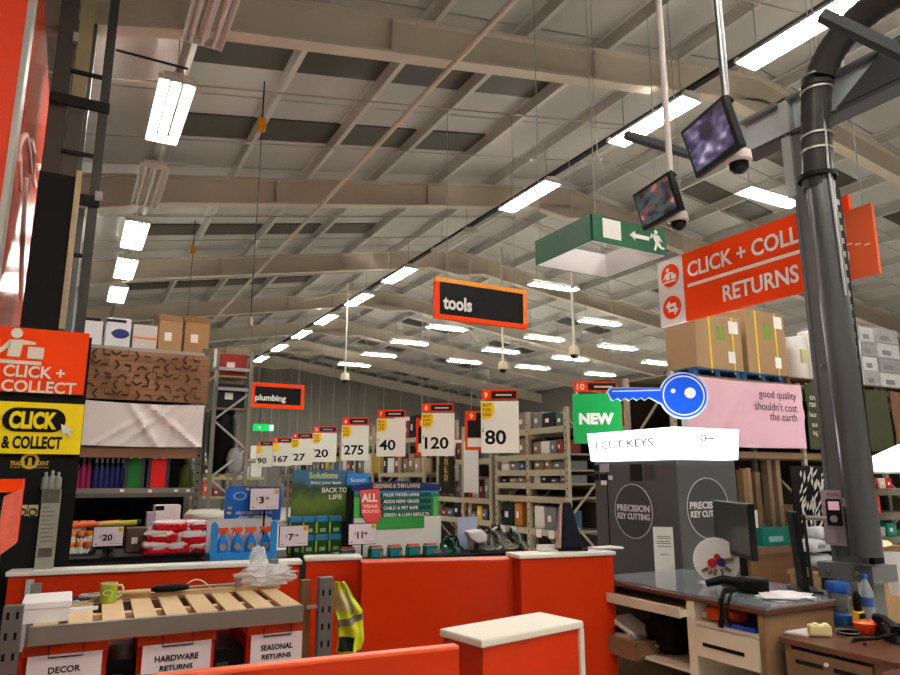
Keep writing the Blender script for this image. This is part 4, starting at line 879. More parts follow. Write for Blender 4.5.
# red and white bags
random.seed(11)
RB_ = M((226, 26, 40), .25); WB_ = M((238, 226, 226), .25)
bags = [(158, 549, .13, .07), (178, 549, .12, .065), (198, 549, .1, .06), (163, 537, .14, .06), (193, 538, .12, .075), (172, 526, .15, .05), (196, 525, .1, .045)]
for i, (u, v, rx, rz_) in enumerate(bags):
    P = at(u, v, Y=6.35); row = ('bottom', 'bottom', 'bottom', 'middle', 'middle', 'top', 'top')[i]
    t = T('product_bag', f'red and white plastic bag, {("left", "centre", "right", "left", "right", "left", "right")[i]} of the {row} layer in the pile', 'bag', (P.x, 6.35, P.z - rz_), random.uniform(-.2, .2), 'pile of red and white bags')
    t.add('bag_body', MB().blob((0, 0, rz_), rx, .13, rz_, 18, 12, .16, .7), RB_, smooth=True)
    t.add('white_end', MB().blob((-rx * .1, -.01, rz_ * 1.5), rx * .92, .125, rz_ * .55, 18, 10, .2, .7), WB_, smooth=True); t.add('white_end', MB().blob((rx * .85, 0, rz_), rx * .22, .1, rz_ * .8, 12, 8, .3, .8), WB_, smooth=True)
DB = carton(D1.X(154, 520, .52), D1.X(180, 520, .52), .52, .68, zt, D1.Z(165, 505, .52), M((226, 224, 226), .5), 'white box with black print standing behind the red bags', D1); DB.box('print', INK, -.1, -.03, -.085, -.083, .32, .36)
carton(D1.X(126, 545, .3), D1.X(146, 545, .3), .3, .5, zt, D1.Z(136, 528, .3), M((92, 74, 60), .6), 'brown box with pink pots left of the red bags', D1)
carton(D1.X(146, 530, .5), D1.X(155, 530, .5), .5, .62, zt, D1.Z(150, 512, .5), M((176, 168, 190), .5), 'lilac box beside the white box behind the bags', D1)
single('sack', MB().blob((0, 0, .05), .2, .2, .07, 14, 8, .15, .8), M((206, 208, 196), .5), 'pale grey green sack behind the red bags', 'sack', at(205, 522, Y=7.2), smooth=True)
single('stool', MB().box(-.25, .25, -.2, .2, 0, at(205, 524, Y=7.2).z - .02), DARK, 'dark plinth under the pale sack', 'plinth', (at(205, 522, Y=7.2).x, 7.2, 0))

# blue spray display
D2 = table('low display table under the blue spray bottle display', 210, 342, 558, 5.75, .6)
zt = D2.top
t = T('display_tray', 'blue cardboard tray with header card for spray bottles', 'display', (D2.O.x, 5.75, zt))
x0, x1 = t.X(211, 540), t.X(277, 540); z1 = t.Z(244, 520)
LB = M((40, 140, 214), .4)
t.box('base', LB, x0, x1, 0, .22, 0, .05); t.box('back', M((206, 206, 208), .6), x0, x1, .2, .22, .05, z1)
for a, b in ((x0, x0 + .05), (x1 - .05, x1)): t.add('side_wing', MB().prism([(a, .05), (b, .05), (b, z1 * .88), ((a + b) / 2, z1 * .98), (a, z1 * .92)], 0, .02), LB)
t.add('header_card', MB().prism([(t.X(225, 503, .23), z1 - .02), (t.X(281, 503, .23), z1 - .02), (t.X(281, 503, .23), t.Z(253, 487, .23)), (t.X(229, 503, .23), t.Z(253, 486, .23)), (t.X(225, 503, .23), t.Z(253, 490, .23))], .225, .24), M((24, 96, 190), .4))
t.ptext('HELPS REMOVE GREASE', M((210, 226, 245), .5), 236, 511, 272, 514, .225, bold=.02); t.ptext('AND GRIME', M((210, 226, 245), .5), 238, 515.5, 268, 518, .225, bold=.02)
g = MB(); ring(g, t.X(240, 496, .225), t.Z(240, 496, .225), .055, .014, .22, .225, .6); t.add('oval_emblem', g, M((150, 190, 235), .5))
for (u, v) in ((230, 508), (229, 513), (248, 489)): 
    x_, z_ = t.px(u, v, .22); t.add('flash', MB().prism(circ(x_, z_, .02, 8, sz=.6), .217, .225), M((206, 170, 70), .5))
for i, u in enumerate((222, 236.5, 250, 265)):
    P = t.w(t.X(u, 550, .1), .1, .051); b = T('spray_bottle', f'blue spray bottle with orange trigger, {ORD[i]} from left in the blue tray', 'bottle', P, 0, 'blue spray bottles')
    b.add('body', MB().lathe([(.04, 0), (.045, .01), (.045, .07), (.03, .105), (.016, .13), (.015, .15)], n=14, sy=.6), M((30, 130, 220), .25), smooth=True)
    b.add('trigger_head', MB().prism([(-.05, .172), (-.05, .19), (.035, .192), (.04, .165), (.02, .145), (-.018, .145), (-.02, .168)], -.014, .014), M((240, 90, 40), .35)); b.add('trigger', MB().bar((-.03, 0, .17), (-.045, 0, .135), .012), M((226, 60, 30), .4))
    b.add('label_patch', MB().prism(circ(0, .045, .026, 12), -.0305, -.027), M((160, 150, 110), .5))
price_stand('price card reading 3.28 clipped over the blue header card', '3', '28', 250.5, 279, 488.5, 509.5, 5.9 - .02, zt)
# green lawn display
t = T('display_stand', 'lawn care display with leafy header picture and green packs', 'display', (at(322, 540, Y=5.9).x, 5.9, zt))
x0, x1, za, zz = t.rect(292, 470, 353, 522, .12)
t.box('header_picture', foliage_print(), x0, x1, .12, .14, za, zz)
t.ptext('Solutions', M((196, 206, 140), .5), 309, 472, 338, 478.5, .12, bold=.03); t.ptext('Bring your lawn', WHITE, 311, 481, 341, 485, .12, bold=.02); t.ptext('BACK TO', WHITE, 322, 487.5, 347, 492.5, .12, bold=.02); t.ptext('LIFE', WHITE, 329, 494.5, 342, 499, .12, bold=.02)
t.box('support', DARK, x0 + .03, x1 - .03, .14, .2, 0, za + .1)
o = t.pbox('blue_corner_panel', M((40, 130, 205), .4), 347, 474, 369, 485, .1, .115)
t.ptext('Scott', WHITE, 350, 478, 366, 482, .1, bold=.02)
for r in range(2):
    for c in range(4):
        u0 = 290 + c * 13.3
        X0, X1 = t.X(u0, 535, .0), t.X(u0 + 12.4, 535, .0)
        if c == 0 and r == 1: pass
        zz0 = 0.001 + r * .155
        b = T('lawn_pack', f'green lawn food pack with blue top, {ORD[c]} from left in the {("lower", "upper")[r]} row', 'pack', t.w((X0 + X1) / 2, .03 + .0, zz0), 0, 'lawn food packs'); a = (X1 - X0) / 2
        b.box('pack', M((28, 84, 38), .35), -a, a, 0, .07, 0, .105); b.box('blue_top', M((46, 128, 178), .35), -a, a, 0, .07, .105, .15, bevel=.004); b.box('yellow_side', M((176, 190, 40), .4), -a, -a + .014, -.003, 0, .01, .1); b.box('panel', M((150, 168, 140), .4), -a * .3, a * .6, -.003, 0, .02, .05)
price_stand('price card reading 7.14 in a black frame before the lawn packs', '7', '14', 280, 308, 526, 546, 5.7 + .06, zt)
# greening and thickening lawn board with tubs
D3 = table('low display table under the lawn tubs and hose coils', 345, 530, 556.5, 5.55, .7)
zt = D3.top
t = T('display_stand', 'white lawn display board with navy arched title and red flag', 'display', (at(397, 540, Y=5.8).x, 5.8, zt))
x0, x1, za, zz = t.rect(354, 486, 441, 556); t.box('white_board', M((222, 222, 220), .5), x0, x1, 0, .02, 0, t.Z(397, 517))
gx0, gx1 = t.X(354, 500), t.X(438, 500)
t.box('green_board', M((40, 118, 96), .45, noise=.1), gx0, gx1, 0, .02, t.Z(397, 517), t.Z(397, 490)); t.box('green_foot', M((56, 150, 70), .45, noise=.1, nscale=12), t.X(372, 525), t.X(424, 525), -.006, 0, t.Z(397, 529), t.Z(397, 516))
t.box('side_stripe', M((84, 180, 80), .5), gx0, gx0 + .05, -.004, 0, t.Z(397, 517), t.Z(397, 497)); t.box('side_stripe', M((84, 180, 80), .5), gx1 - .05, gx1, -.004, 0, t.Z(397, 517), t.Z(397, 497)); t.box('sky_stripe', M((70, 150, 210), .5), gx0, gx1, -.003, 0, t.Z(397, 493.5), t.Z(397, 490.5))
na = [(gx0 - .03, t.Z(397, 490.5)), (gx1 + .02, t.Z(397, 490.5)), (gx1 + .01, t.Z(397, 484.5))] + [(gx1 + (gx0 - gx1) * k / 8, t.Z(397, 484.5) + .03 * math.sin(PI * k / 8)) for k in range(1, 8)] + [(gx0 - .03, t.Z(397, 485))]
t.add('navy_title_strip', MB().prism(na, -.012, .02), M((34, 44, 96), .4)); t.ptext('GREENING & THIN LAWNS', M((216, 190, 130), .5), 373, 483.5, 420, 488, -.012, bold=.02)
for k, s in enumerate(('FULLER THICKER LAWNS', 'ADDS NEW GRASS', 'CHILD & PET SAFE', 'GREEN & LUSH RESULTS')):
    o = t.pbox('list_bar', M((16, 74, 66), .5), 381, 492.5 + k * 6.6, 431, 496.7 + k * 6.6, -.006, 0); t.ptext(s, WHITE, 383.5, 493 + k * 6.6, (419, 419, 418, 429)[k], 496.3 + k * 6.6, -.006, bold=.02)
fl = [t.px(*q, -.014) for q in ((360, 490.5), (379, 488.5), (381, 516), (376, 524), (369, 524), (362, 516))]
t.add('red_flag', MB().prism(fl, -.02, -.008), M((226, 84, 78), .5)); t.ptext('ALL', WHITE, 361.5, 493.5, 377.5, 502, -.02, bold=.04); t.ptext('YEAR', M((250, 200, 196), .5), 362.5, 504.5, 378.5, 508, -.02, bold=.03); t.ptext('ROUND', M((250, 200, 196), .5), 362.5, 509.5, 379, 513, -.02, bold=.03)
t.box('black_side_post', BLACK, t.X(347, 520), t.X(353, 520), .0, .03, 0, t.Z(350, 488)); t.box('lug', M((220, 220, 220), .5), gx1 - .0, gx1 + .025, -.01, .0, t.Z(397, 491), t.Z(397, 488))
for i, u in enumerate((347, 375.5, 394.5, 413, 430)):
    P = (at(u, 553, Y=5.66).x, 5.66, zt); b = T('lawn_tub', f'green lawn tub with red lid, {ORD[i]} from the left before the white board', 'tub', P, 0, 'green lawn tubs'); r = .062
    b.box('body', M((24, 100, 66), .3), -r, r, -r * .6, r * .6, 0, .09, bevel=.012); b.box('lid', M((204, 70, 66), .35), -r * .85, r * .85, -r * .5, r * .5, .09, .106, bevel=.006); b.box('band', M((20, 120, 150), .4), -r * .8, r * .5, -r * .6 - .002, -r * .6, .02, .07); b.box('patch', M((150, 120, 90), .5), r * .45, r * .85, -r * .6 - .003, -r * .6 - .001, .02, .06)
    b.box('rim', M((190, 190, 180), .4), -r * .9, r * .9, -r * .55, r * .55, .086, .091)
price_stand('price card reading 11.42 on a black stand before the lawn board', '11', '42', 349, 376, 524, 544, 5.5 + .07, zt)
# right of it: lamp head, panel, coils
b = T('work_lamp', 'white curved lamp head on a small dark stand on the display table', 'lamp', (at(474, 552, Y=5.7).x, 5.7, zt))
b.add('head', MB().prism([(-.1, .19), (.06, .205), (.115, .16), (.115, .09), (.02, .075), (-.05, .12)], -.05, .05), M((232, 232, 236), .35), bevel=.02); b.add('stem', MB().cyl((.02, 0, 0.0), (.03, 0, .09), .025), DARK); b.add('foot', MB().cyl((.02, 0, 0), (.02, 0, .012), .06), DARK)
b = single('display_card', MB().box(-.11, .1, 0, .015, 0, .3), M((176, 186, 214), .5), 'pale blue card standing behind the white lamp head', 'card', (at(468, 540, Y=5.95).x, 5.95, zt))
random.seed(8)
for i, (u, c) in enumerate(((447, 'green'), (456, 'dark green'), (489, 'grey'), (500, 'white'), (511, 'grey green'), (519, 'dark grey'))):
    P = (at(u, 550, Y=5.72).x, 5.72 + .07 * (i % 2), zt); b = T('hose_coil', f'{c} coiled hose, {ORD[i]} from left on the display table', 'hose', P, random.uniform(-.6, .6), 'coiled hoses'); rr = (.06, .06, .09, .1, .085, .07)[i]
    cl = {'green': (30, 110, 80), 'dark green': (30, 70, 56), 'grey': (120, 122, 116), 'white': (214, 214, 206), 'grey green': (150, 156, 140), 'dark grey': (70, 74, 68)}[c]
    for k in range(3): b.add('coil', MB().tube([((rr - .012 * k) * math.cos(q), -.03 + .028 * k, rr + .012 + (rr - .012 * k) * math.sin(q)) for q in [j * 2 * PI / 16 for j in range(16)]], .012, 8, True), M(cl if k != 1 else tuple(min(255, int(x * .7)) for x in cl), .4), smooth=True)
    b.add('end', MB().tube([(rr * .9, -.03, rr), (rr * 1.3, -.05, rr * .7), (rr * 1.7, -.06, .014)], .011, 6), M(cl, .4)); b.add('tie', MB().box(-.012, .012, -.05, .05, 2 * rr - .02, 2 * rr + .03), DARK)
carton(-.0, .18, .32, .45, zt, zt + .17, M((200, 202, 200), .5), 'pale box behind the hose coils', T('anchor', None, None, (at(489, 545, Y=5.55).x, 5.55, 0)))
bpy.data.objects.remove(bpy.data.objects['anchor'])
# navy tapered stand on the cream worktop
c = at(578, 549, Y=4.55); q = at(576, 551.5, Z=1.09)
t = T('tapered_stand', 'tall dark navy tapered stand with beige edge on the cream counter', 'stand', (q.x + .02, q.y + .1, 1.09), -.35)
t.add('body', MB().hexa([(-.08, -.07, .012), (.09, -.07, .012), (.09, .07, .012), (-.08, .07, .012), (-.045, -.02, .33), (.02, -.02, .335), (.02, .03, .335), (-.045, .03, .33)]), M((20, 21, 34), .7), bevel=.015); t.add('beige_edge', MB().hexa([(-.1, -.06, .02), (-.08, -.065, .02), (-.08, .02, .02), (-.1, .02, .02), (-.055, -.02, .325), (-.046, -.02, .325), (-.046, .02, .325), (-.055, .02, .325)]), M((170, 140, 134), .6)); t.box('base', M((20, 20, 28), .6), -.1, .11, -.08, .08, 0, .013)
for i, (u, v, w_, lb) in enumerate(((553, 551.5, .16, 'white card lying on the cream counter left of the navy stand'), (612, 549.5, .22, 'white papers lying on the cream counter by the machine'))):
    q = at(u, v, Z=1.091); t = T('paper_sheets', lb, 'paper', (q.x + .02, q.y + .09, 1.091), -.3 + .1 * i)
    for k in range(2 + i): t.add('sheet', MB().box(-w_ / 2, w_ / 2, -.07, .07, .004 * k, .004 * k + .002), M((228, 226, 226), .6)); t.o.children[-1].rotation_euler[2] = .12 * k
    if i == 0: t.box('card', M((228, 226, 220), .6), -w_ / 2, w_ / 2, .0, .01, .01, .04)

# ================================================================== KEY CUTTING MACHINE
MG = M((78, 80, 82), .45, noise=.05); MD = M((64, 65, 68), .5)
KX, KY = 4.5, 4.27
t = T('key_machine', 'dark grey key cutting machine with lit white I cut keys topper', 'machine', (KX, KY, 0), -PI / 2)
Ld, Wd = 1.05, .72
t.box('cabinet', MG, -Ld, 0, 0, Wd, .05, 1.745, bevel=.01); t.box('plinth', BLACK, -Ld + .03, -.03, .03, Wd - .03, 0, .05)
TOP = M((255, 255, 255), .4, emit=1.6)
t.add('topper', MB().hexa([(-Ld - .02, -.02, 1.75), (.02, -.02, 1.75), (.02, Wd + .02, 1.75), (-Ld - .02, Wd + .02, 1.75), (-Ld - .04, -.04, 2.015), (.04, -.04, 2.015), (.04, Wd + .04, 2.015), (-Ld - .04, Wd + .04, 2.015)]), TOP, label='backlit white topper')
t.text('I CUT KEYS', M((90, 90, 96), .6), -Ld + .08, -.22, 1.86, 1.935, -.033, bold=.005)
def key_mark(tt, x, z, s, y, axis_y=True):
    g = MB(); ring(g, x, z, .3 * s, .11 * s, y - .004, y); g.prism([(x + .28 * s, z - .06 * s), (x + 1.2 * s, z - .06 * s), (x + 1.25 * s, z), (x + 1.2 * s, z + .06 * s), (x + .28 * s, z + .06 * s)], y - .004, y); return g
# front (left-hand) face details
def badge(t, cx_, cz_, r, y, sx=1.0):
    t.add('round_badge', MB().prism(circ(cx_, cz_, r, 36), y - .004, y), MD); g = MB(); ring(g, cx_, cz_, r + .004, .007, y - .006, y, 1, 40); t.add('badge_ring', g, M((186, 188, 190), .5))
    t.text('PRECISION', M((206, 206, 208), .5), cx_ - r * .88, cx_ + r * .88, cz_ - .005, cz_ + .055, y - .004, bold=.03); t.text('KEY CUTTING', M((206, 206, 208), .5), cx_ - r * .86, cx_ + r * .86, cz_ - .075, cz_ - .02, y - .004, bold=.03)
bx, bz = t.px(633.5, 511); badge(t, bx, bz, .235, 0)
t.pbox('vent_screen', M((24, 24, 25), .4), 630, 464, 641.5, 481, -.006, 0); t.pbox('vent_plate', M((60, 61, 63), .4), 644.5, 464, 654, 480, -.004, 0)
t.pbox('door_seam', INK, 607.5, 464, 608.5, 545, -.003, 0)
for (u0, v0, u1, v1, mm) in ((594, 465, 598, 471, INK), (599.5, 464, 608, 472, LGREY), (594, 474, 598, 480, INK), (600, 474, 607, 480, BLACK), (601, 480.5, 606, 485, WHITE), (608, 475.5, 612, 480, M((200, 200, 196), .5))): t.pbox('control', mm, u0, v0, u1, v1, -.012, 0)
# right-hand face: own frame turned to face the viewer
f2 = T('end_face', None, None, (KX, KY, 0)); bx, bz = f2.px(708, 508)
tmp = T('x', None, None, (KX, KY, 0))
f2.o.parent = t.o; f2.o.matrix_parent_inverse = t.o.matrix_world.inverted() if 0 else (Matrix.Translation((KX, KY, 0)) @ Matrix.Rotation(-PI / 2, 4, 'Z')).inverted()
bpy.data.objects.remove(tmp.o)
def badge2(cx_, cz_, r, y):
    f2.add('round_badge', MB().prism(circ(cx_, cz_, r, 36), y - .004, y), MD); g = MB(); ring(g, cx_, cz_, r + .004, .007, y - .006, y, 1, 40); f2.add('badge_ring', g, M((186, 188, 190), .5))
    f2.text('PRECISION', M((206, 206, 208), .5), cx_ - r * .88, cx_ + r * .88, cz_ - .005, cz_ + .055, y - .004, bold=.03); f2.text('KEY CUTTING', M((206, 206, 208), .5), cx_ - r * .86, cx_ + r * .86, cz_ - .075, cz_ - .02, y - .004, bold=.03)
badge2(bx, bz, .25, 0)
kx, kz = f2.px(703, 438, -.035); f2.add('key_emblem', key_mark(f2, kx, kz, .11, -.036), M((60, 58, 96), .5))
# blue key sign
c = at(683, 395, Y=4.75); t = T('key_sign', 'big blue key shaped sign with white outline above the key machine', 'sign', (c.x, 4.75, 2.015), -.72)
hx, hz = t.px(683.5, 395.5); R = (t.X(708, 395) - t.X(659, 395)) / 2
def keypoly(g_, out):
    r = R * (1 - g_); a0 = PI - .36
    pts = circ(hx, hz, r, 30, -a0, a0)
    x1_ = t.X(607 + 18 * g_, 392); za, zc = t.Z(630, 387 + 14 * g_), t.Z(630, 399 - 10 * g_)
    pts += [(x1_ + .03, za), (x1_, (za * 2 + zc) / 3), (x1_ + .03, zc)]
    xb = t.X(656, 399); n = 5
    if not g_ > .08:
        for k in range(n):
            xa_ = x1_ + .05 + (xb - x1_ - .08) * k / n; pts += [(xa_, zc - .018), (xa_ + .04, zc + .008)]
    return pts
t.add('white_backing', MB().prism(keypoly(-.01, 1), 0, .03), M((206, 224, 250), .4)); t.add('blue_face', MB().prism(keypoly(.06, 0), -.006, 0), KBLUE)
g = MB(); ring(g, hx, hz, R * .86, .012, -.01, -.006); t.add('inner_outline', g, M((220, 232, 250), .4)); t.add('hole', MB().prism(circ(t.X(690, 393), t.Z(690, 393), R * .23), -.012, -.006), WHITE); t.add('hole', MB().prism(circ(t.X(673, 391), t.Z(673, 391), R * .1), -.012, -.006), WHITE)
z_ = t.Z(630, 391); t.box('shaft_line', M((200, 220, 250), .4), t.X(612, 391), t.X(661, 391), -.01, -.006, z_ - .006, z_ + .006)
t.add('bracket', MB().box(hx - .03, hx + .03, .005, .025, 0.002, hz - R * .9), STEEL)
# NEW sign
c = at(598, 444, Y=5.75); t = T('promo_sign', 'square green sign reading new in white beside the blue key', 'sign', (c.x, 5.75, 0), -.6)
x0, x1, z0, z1 = t.rect(573, 394, 622, 443.5); t.box('board', GREEN, x0, x1, 0, .012, z0, z1); t.ptext('NEW', WHITE, 579, 413, 614, 424.5, 0, bold=.06)
t.box('post', GREY, (x0 + x1) / 2 - .02, (x0 + x1) / 2 + .02, .012, .04, 0, z1 - .1); t.box('foot', GREY, (x0 + x1) / 2 - .2, (x0 + x1) / 2 + .2, -.15, .2, 0, .02)

# ================================================================== DESKS
DX, DY = 3.42, 4.05
t = DK = T('service_desk', 'cream and brown service desk with drawer and open shelves', 'desk', (DX, DY, 0), -PI / 2)
L = 1.38; Hh = .9
t.box('worktop', M((120, 126, 132), .12, noise=.05), -.02, L, -.0, .86, Hh - .012, Hh); t.box('top_edge', DWOOD, -.02, L, -.012, .86, Hh - .04, Hh - .012, bevel=.004)
t.box('end_panel', WOOD, L - .06, L - .02, 0, .84, 0, Hh - .04); t.box('end_panel', M((150, 136, 116), .5), .02, .05, .02, .84, 0, Hh - .04); t.box('back_panel', M((96, 80, 66), .6), .05, L - .06, .82, .84, 0, Hh - .04)
xd0, xd1 = t.X(689, 650), t.X(697, 650); t.box('divider', CREAM, xd0, xd1, .0, .82, 0, Hh - .04)
x0, x1 = t.X(605, 597), t.X(688, 607)
zk1, zk0 = t.Z(646, 599), t.Z(646, 606); t.box('keyboard_tray', CREAM, x0, x1, -.06, .4, zk1 - .05, zk1 - .01); o = t.box('tray_front', M((206, 194, 172), .5), x0, x1, -.075, -.06, zk1 - .055, zk1 + .005)
z_ = t.Z(735, 650); dz1, dz0 = t.Z(731, 633), t.Z(731, 664)
t.box('shelf', CREAM, xd1, L - .06, 0.01, .8, dz1 - .0, dz1 + .02)
dr = t.box('drawer', CREAM, xd1 + .005, L - .065, -.015, .5, dz0, dz1 - .005); xm = (xd1 + L - .06) / 2; zm = (dz0 + dz1) / 2 - .01
MB().box(xm - .16, xm + .13, -.019, -.014, zm - .012, zm + .008).build('handle_slot', INK, dr)
z3 = t.Z(665, 662); t.box('low_shelf', CREAM, .25, xd0, .0, .7, z3 - .02, z3)
bz1, bz0 = t.Z(625, 637), t.Z(625, 652)
dr = t.box('pulled_drawer', M((130, 100, 70), .5, noise=.1), t.X(603, 645, -.06), t.X(638, 645, -.06), -.06, .3, bz0, bz1)
MB().box(t.X(603, 645, -.06), t.X(638, 645, -.06), -.075, -.06, bz0 - .01, bz1 + .005).build('drawer_front', WOOD, dr)
zb1 = bz1
ps = T('paper_stack', 'white crumpled papers on the pulled-out drawer', 'paper', t.w(t.X(620, 633, -.0), .06, zb1), -PI / 2)
random.seed(4)
for k in range(5): ps.add('sheet', MB().sheet(lambda a, b, k=k: (-.15 + .27 * a + .02 * k, -.08 + .02 * k, .0), 1, 1, .1) if 0 else MB().hexa([(-.14, -.08, .008 * k), (.12, -.08, .008 * k), (.13, .12, .008 * k), (-.13, .12, .008 * k), (-.14 + .02 * k, -.08, .008 * k + .004 + .02 * k), (.12, -.08, .008 * k + .004), (.13, .12, .008 * k + .004), (-.13 + .01 * k, .12, .008 * k + .004 + .02 * k)]), M((226, 222, 222), .6))
bgx = T('tool_bag', 'black bag on the low shelf inside the desk', 'bag', t.w(t.X(668, 640, .2), .25, z3 + .001), -PI / 2)
bgx.add('body', MB().blob((0, 0, .13), .15, .16, .14, 14, 10, .1, .7), M((16, 16, 17), .5), smooth=True); bgx.box('tag', M((190, 190, 190), .5), -.13, -.09, -.165, -.15, .03, .06); bgx.box('tag', M((170, 170, 172), .5), -.04, .02, -.165, -.15, .045, .06); bgx.add('strap', MB().tube([(-.1, -.1, .2), (-.05, -.12, .3), (.06, -.12, .3), (.1, -.1, .2)], .012, 8), BLACK)
fo = T('folder', 'orange and red pouch on the shelf above the cream drawer', 'pouch', t.w(t.X(722, 622, .1), .1, dz1 + .021), -PI / 2)
fo.add('pouch', MB().blob((0, .05, .045), .13, .1, .045, 14, 8, .12, .7), M((224, 82, 34), .5), smooth=True); fo.add('flap', MB().box(-.14, -.08, -.04, .04, .02, .05), WHITE); fo.add('strap', MB().bar((.06, -.06, .05), (.12, -.02, .02), .02, .01), M((180, 40, 30), .5))
fb = single('folder', MB().box(-.1, .1, -.08, .1, 0, .022).box(-.1, -.085, -.08, .1, .022, .028), M((30, 70, 160), .4), 'blue folder lying at the right of the desk shelf', 'folder', t.w(L - .2, .1, dz1 + .021), -PI / 2)
for i, u in enumerate((632, 735)): single('paper_sheets', MB().box(-.1, .1, -.08, .08, 0, .03).box(-.08, .1, -.09, .05, .03, .035), M((214, 212, 212), .6), ('white papers low inside the left side of the desk', 'white papers low below the cream drawer')[i], 'paper', t.w((.2, 1.0)[i], .25, 0.0), -PI / 2)
# machine sign card on desk
q = at(664, 572, Z=Hh); cs = T('notice_card', 'tall white notice card with small print standing on the desk', 'notice', (q.x, q.y, Hh), -.75)
x0, x1, z0, z1 = cs.rect(654, 527, 674, 573.5); cs.box('card', M((226, 222, 218), .6), x0, x1, 0, .006, 0, z1); cs.add('strut', MB().hexa([(x0 + .02, .006, 0), (x1 - .02, .006, 0), (x1 - .02, .06, 0), (x0 + .02, .06, 0), (x0 + .02, .006, z1 * .7), (x1 - .02, .006, z1 * .7), (x1 - .02, .01, z1 * .7), (x0 + .02, .01, z1 * .7)]), WHITE)
for v, a, b in ((536, 657, 670), (538, 657, 671), (541, 657, 670), (543, 656, 671), (546, 658, 671), (554, 660, 668)): cs.pbox('print_line', M((120, 114, 112), .7), a, v, b, v + .8, -.002, 0)
# round white plate with keyrings
q = at(716, 584, Z=Hh); pl = T('key_display', 'round white display disc hung with red and blue keyrings on the desk', 'display', (q.x, q.y + .02, Hh), -.75)
xc, zc = pl.px(716.5, 560.5); r = (pl.X(740, 560) - pl.X(693, 560)) / 2
pl.add('disc', MB().prism([p for p in circ(xc, zc, r, 40) if p[1] > 0.0] , 0, .012), M((222, 216, 216), .5)); pl.box('foot', WHITE, xc - .1, xc + .1, -.03, .06, 0, .012)
for (u, v, rr, c, nm) in ((712, 563, .03, (190, 30, 40), 'red_tag'), (721, 562, .028, (44, 40, 110), 'blue_tag'), (717, 557, .022, (190, 40, 50), 'red_tag')):
    x_, z_ = pl.px(u, v); pl.add(nm, MB().prism(circ(x_, z_, rr, 16), -.012, 0), M(c, .3))
for (u, v, u2, v2) in ((708, 568, 702, 571), (712, 570, 709, 574), (716, 569, 714, 575), (721, 569, 723, 576), (725, 567, 731, 571), (724, 560, 733, 559)):
    a, b = pl.px(u, v), pl.px(u2, v2); pl.add('key', MB().bar((a[0], -.008, a[1]), (b[0], -.008, b[1]), .014, .02), M((150, 120, 90), .3, metal=.6))
# monitor
q = at(737, 588, Z=Hh); rz = -2.13
mo = T('computer_monitor', 'black computer monitor turned edge-on towards the left on the desk', 'monitor', (q.x + .05, q.y + .03, Hh), rz)
mx0, mx1, mz0, mz1 = -.27, .17, .13, .45
a1, b1 = mo.px(714, 527), mo.px(750, 531); mx0, mx1 = a1[0], b1[0]; mz1 = mo.Z(735, 502.5); mz0 = mo.Z(735, 556)
mo.box('casing', M((22, 22, 24), .4), mx0, mx1, 0, .04, mz0, mz1, bevel=.006); mo.box('screen', M((38, 38, 40), .18), mx0 + .015, mx1 - .015, -.003, 0, mz0 + .03, mz1 - .015); mo.box('neck', BLACK, -.03, .03, .03, .06, .01, mz0 + .12); mo.box('base', BLACK, -.1, .1, -.08, .1, 0, .015, bevel=.005)
# handset with coiled cord
q = at(748, 592, Z=Hh); hs = T('barcode_scanner', 'black hand scanner with thick cord hanging over the desk edge', 'scanner', (q.x - .06, q.y, Hh), -.9)
hs.add('head', MB().blob((.05, .02, .05), .1, .06, .045, 14, 8, 0, .6), M((20, 20, 22), .4), smooth=True); hs.add('grip', MB().tube([(.02, 0, .06), (-.1, -.03, .075), (-.2, -.05, .05)], [.03, .028, .022], 10), BLACK, smooth=True); hs.box('cradle', BLACK, .02, .16, -.04, .08, 0, .09, bevel=.015)
W = [at(735, 590, X=3.55), at(724, 591, X=3.45), at(721, 600, X=3.39), at(722, 615, X=3.38), at(721, 627, X=3.385)]
hs.add('cord', MB().tube([hs.R @ (p - hs.O) for p in W], .016, 8), BLACK, smooth=True)
W = [at(732, 592, X=3.5), at(729, 599, X=3.395), at(727, 610, X=3.38), at(728, 620, X=3.385), at(731, 626, X=3.39)]
hs.add('cord', MB().tube([hs.R @ (p - hs.O) for p in W], .008, 8), BLACK, smooth=True)
for i, (u, v, n, lb) in enumerate(((715, 582, 2, 'small white paper slips beside the round key disc'), (785, 597, 5, 'spread of white papers at the near end of the desk'))):
    q = at(u, v, Z=Hh + .001); pp = T('paper_sheets', lb, 'paper', (q.x, q.y, Hh + .001), .3)
    for k in range(n): o = pp.add('sheet', MB().box(-.13, .13, -.1, .1, .004 * k, .004 * k + .0025) if i else MB().box(-.09, .09, -.05, .05, .004 * k, .004 * k + .002), M((230, 226, 232), .6)); o.rotation_euler[2] = -.5 + .33 * k; o.location = (.05 * (k % 3) - .05, .04 * (k % 2) - .02, 0)
# edge-on black panel
q = at(806, 594, Z=Hh); ed = T('screen_arm', 'slim black upright seen edge-on at the near end of the desk', 'screen', (q.x, q.y + .05, Hh), -.75)
x0, x1, z0, z1 = ed.rect(796, 512, 811, 593); ed.add('slim_panel', MB().hexa([(x0 + .03, 0, .01), (x0 + .06, 0, .01), (x0 + .06, .2, .01), (x0 + .03, .2, .01), (x0 - .0, 0, z1), (x0 + .035, 0, z1), (x0 + .035, .2, z1), (x0 - .0, .2, z1)]), M((20, 20, 22), .4), bevel=.006); ed.box('base', BLACK, x0 - .03, x0 + .13, -.02, .22, 0, .012)

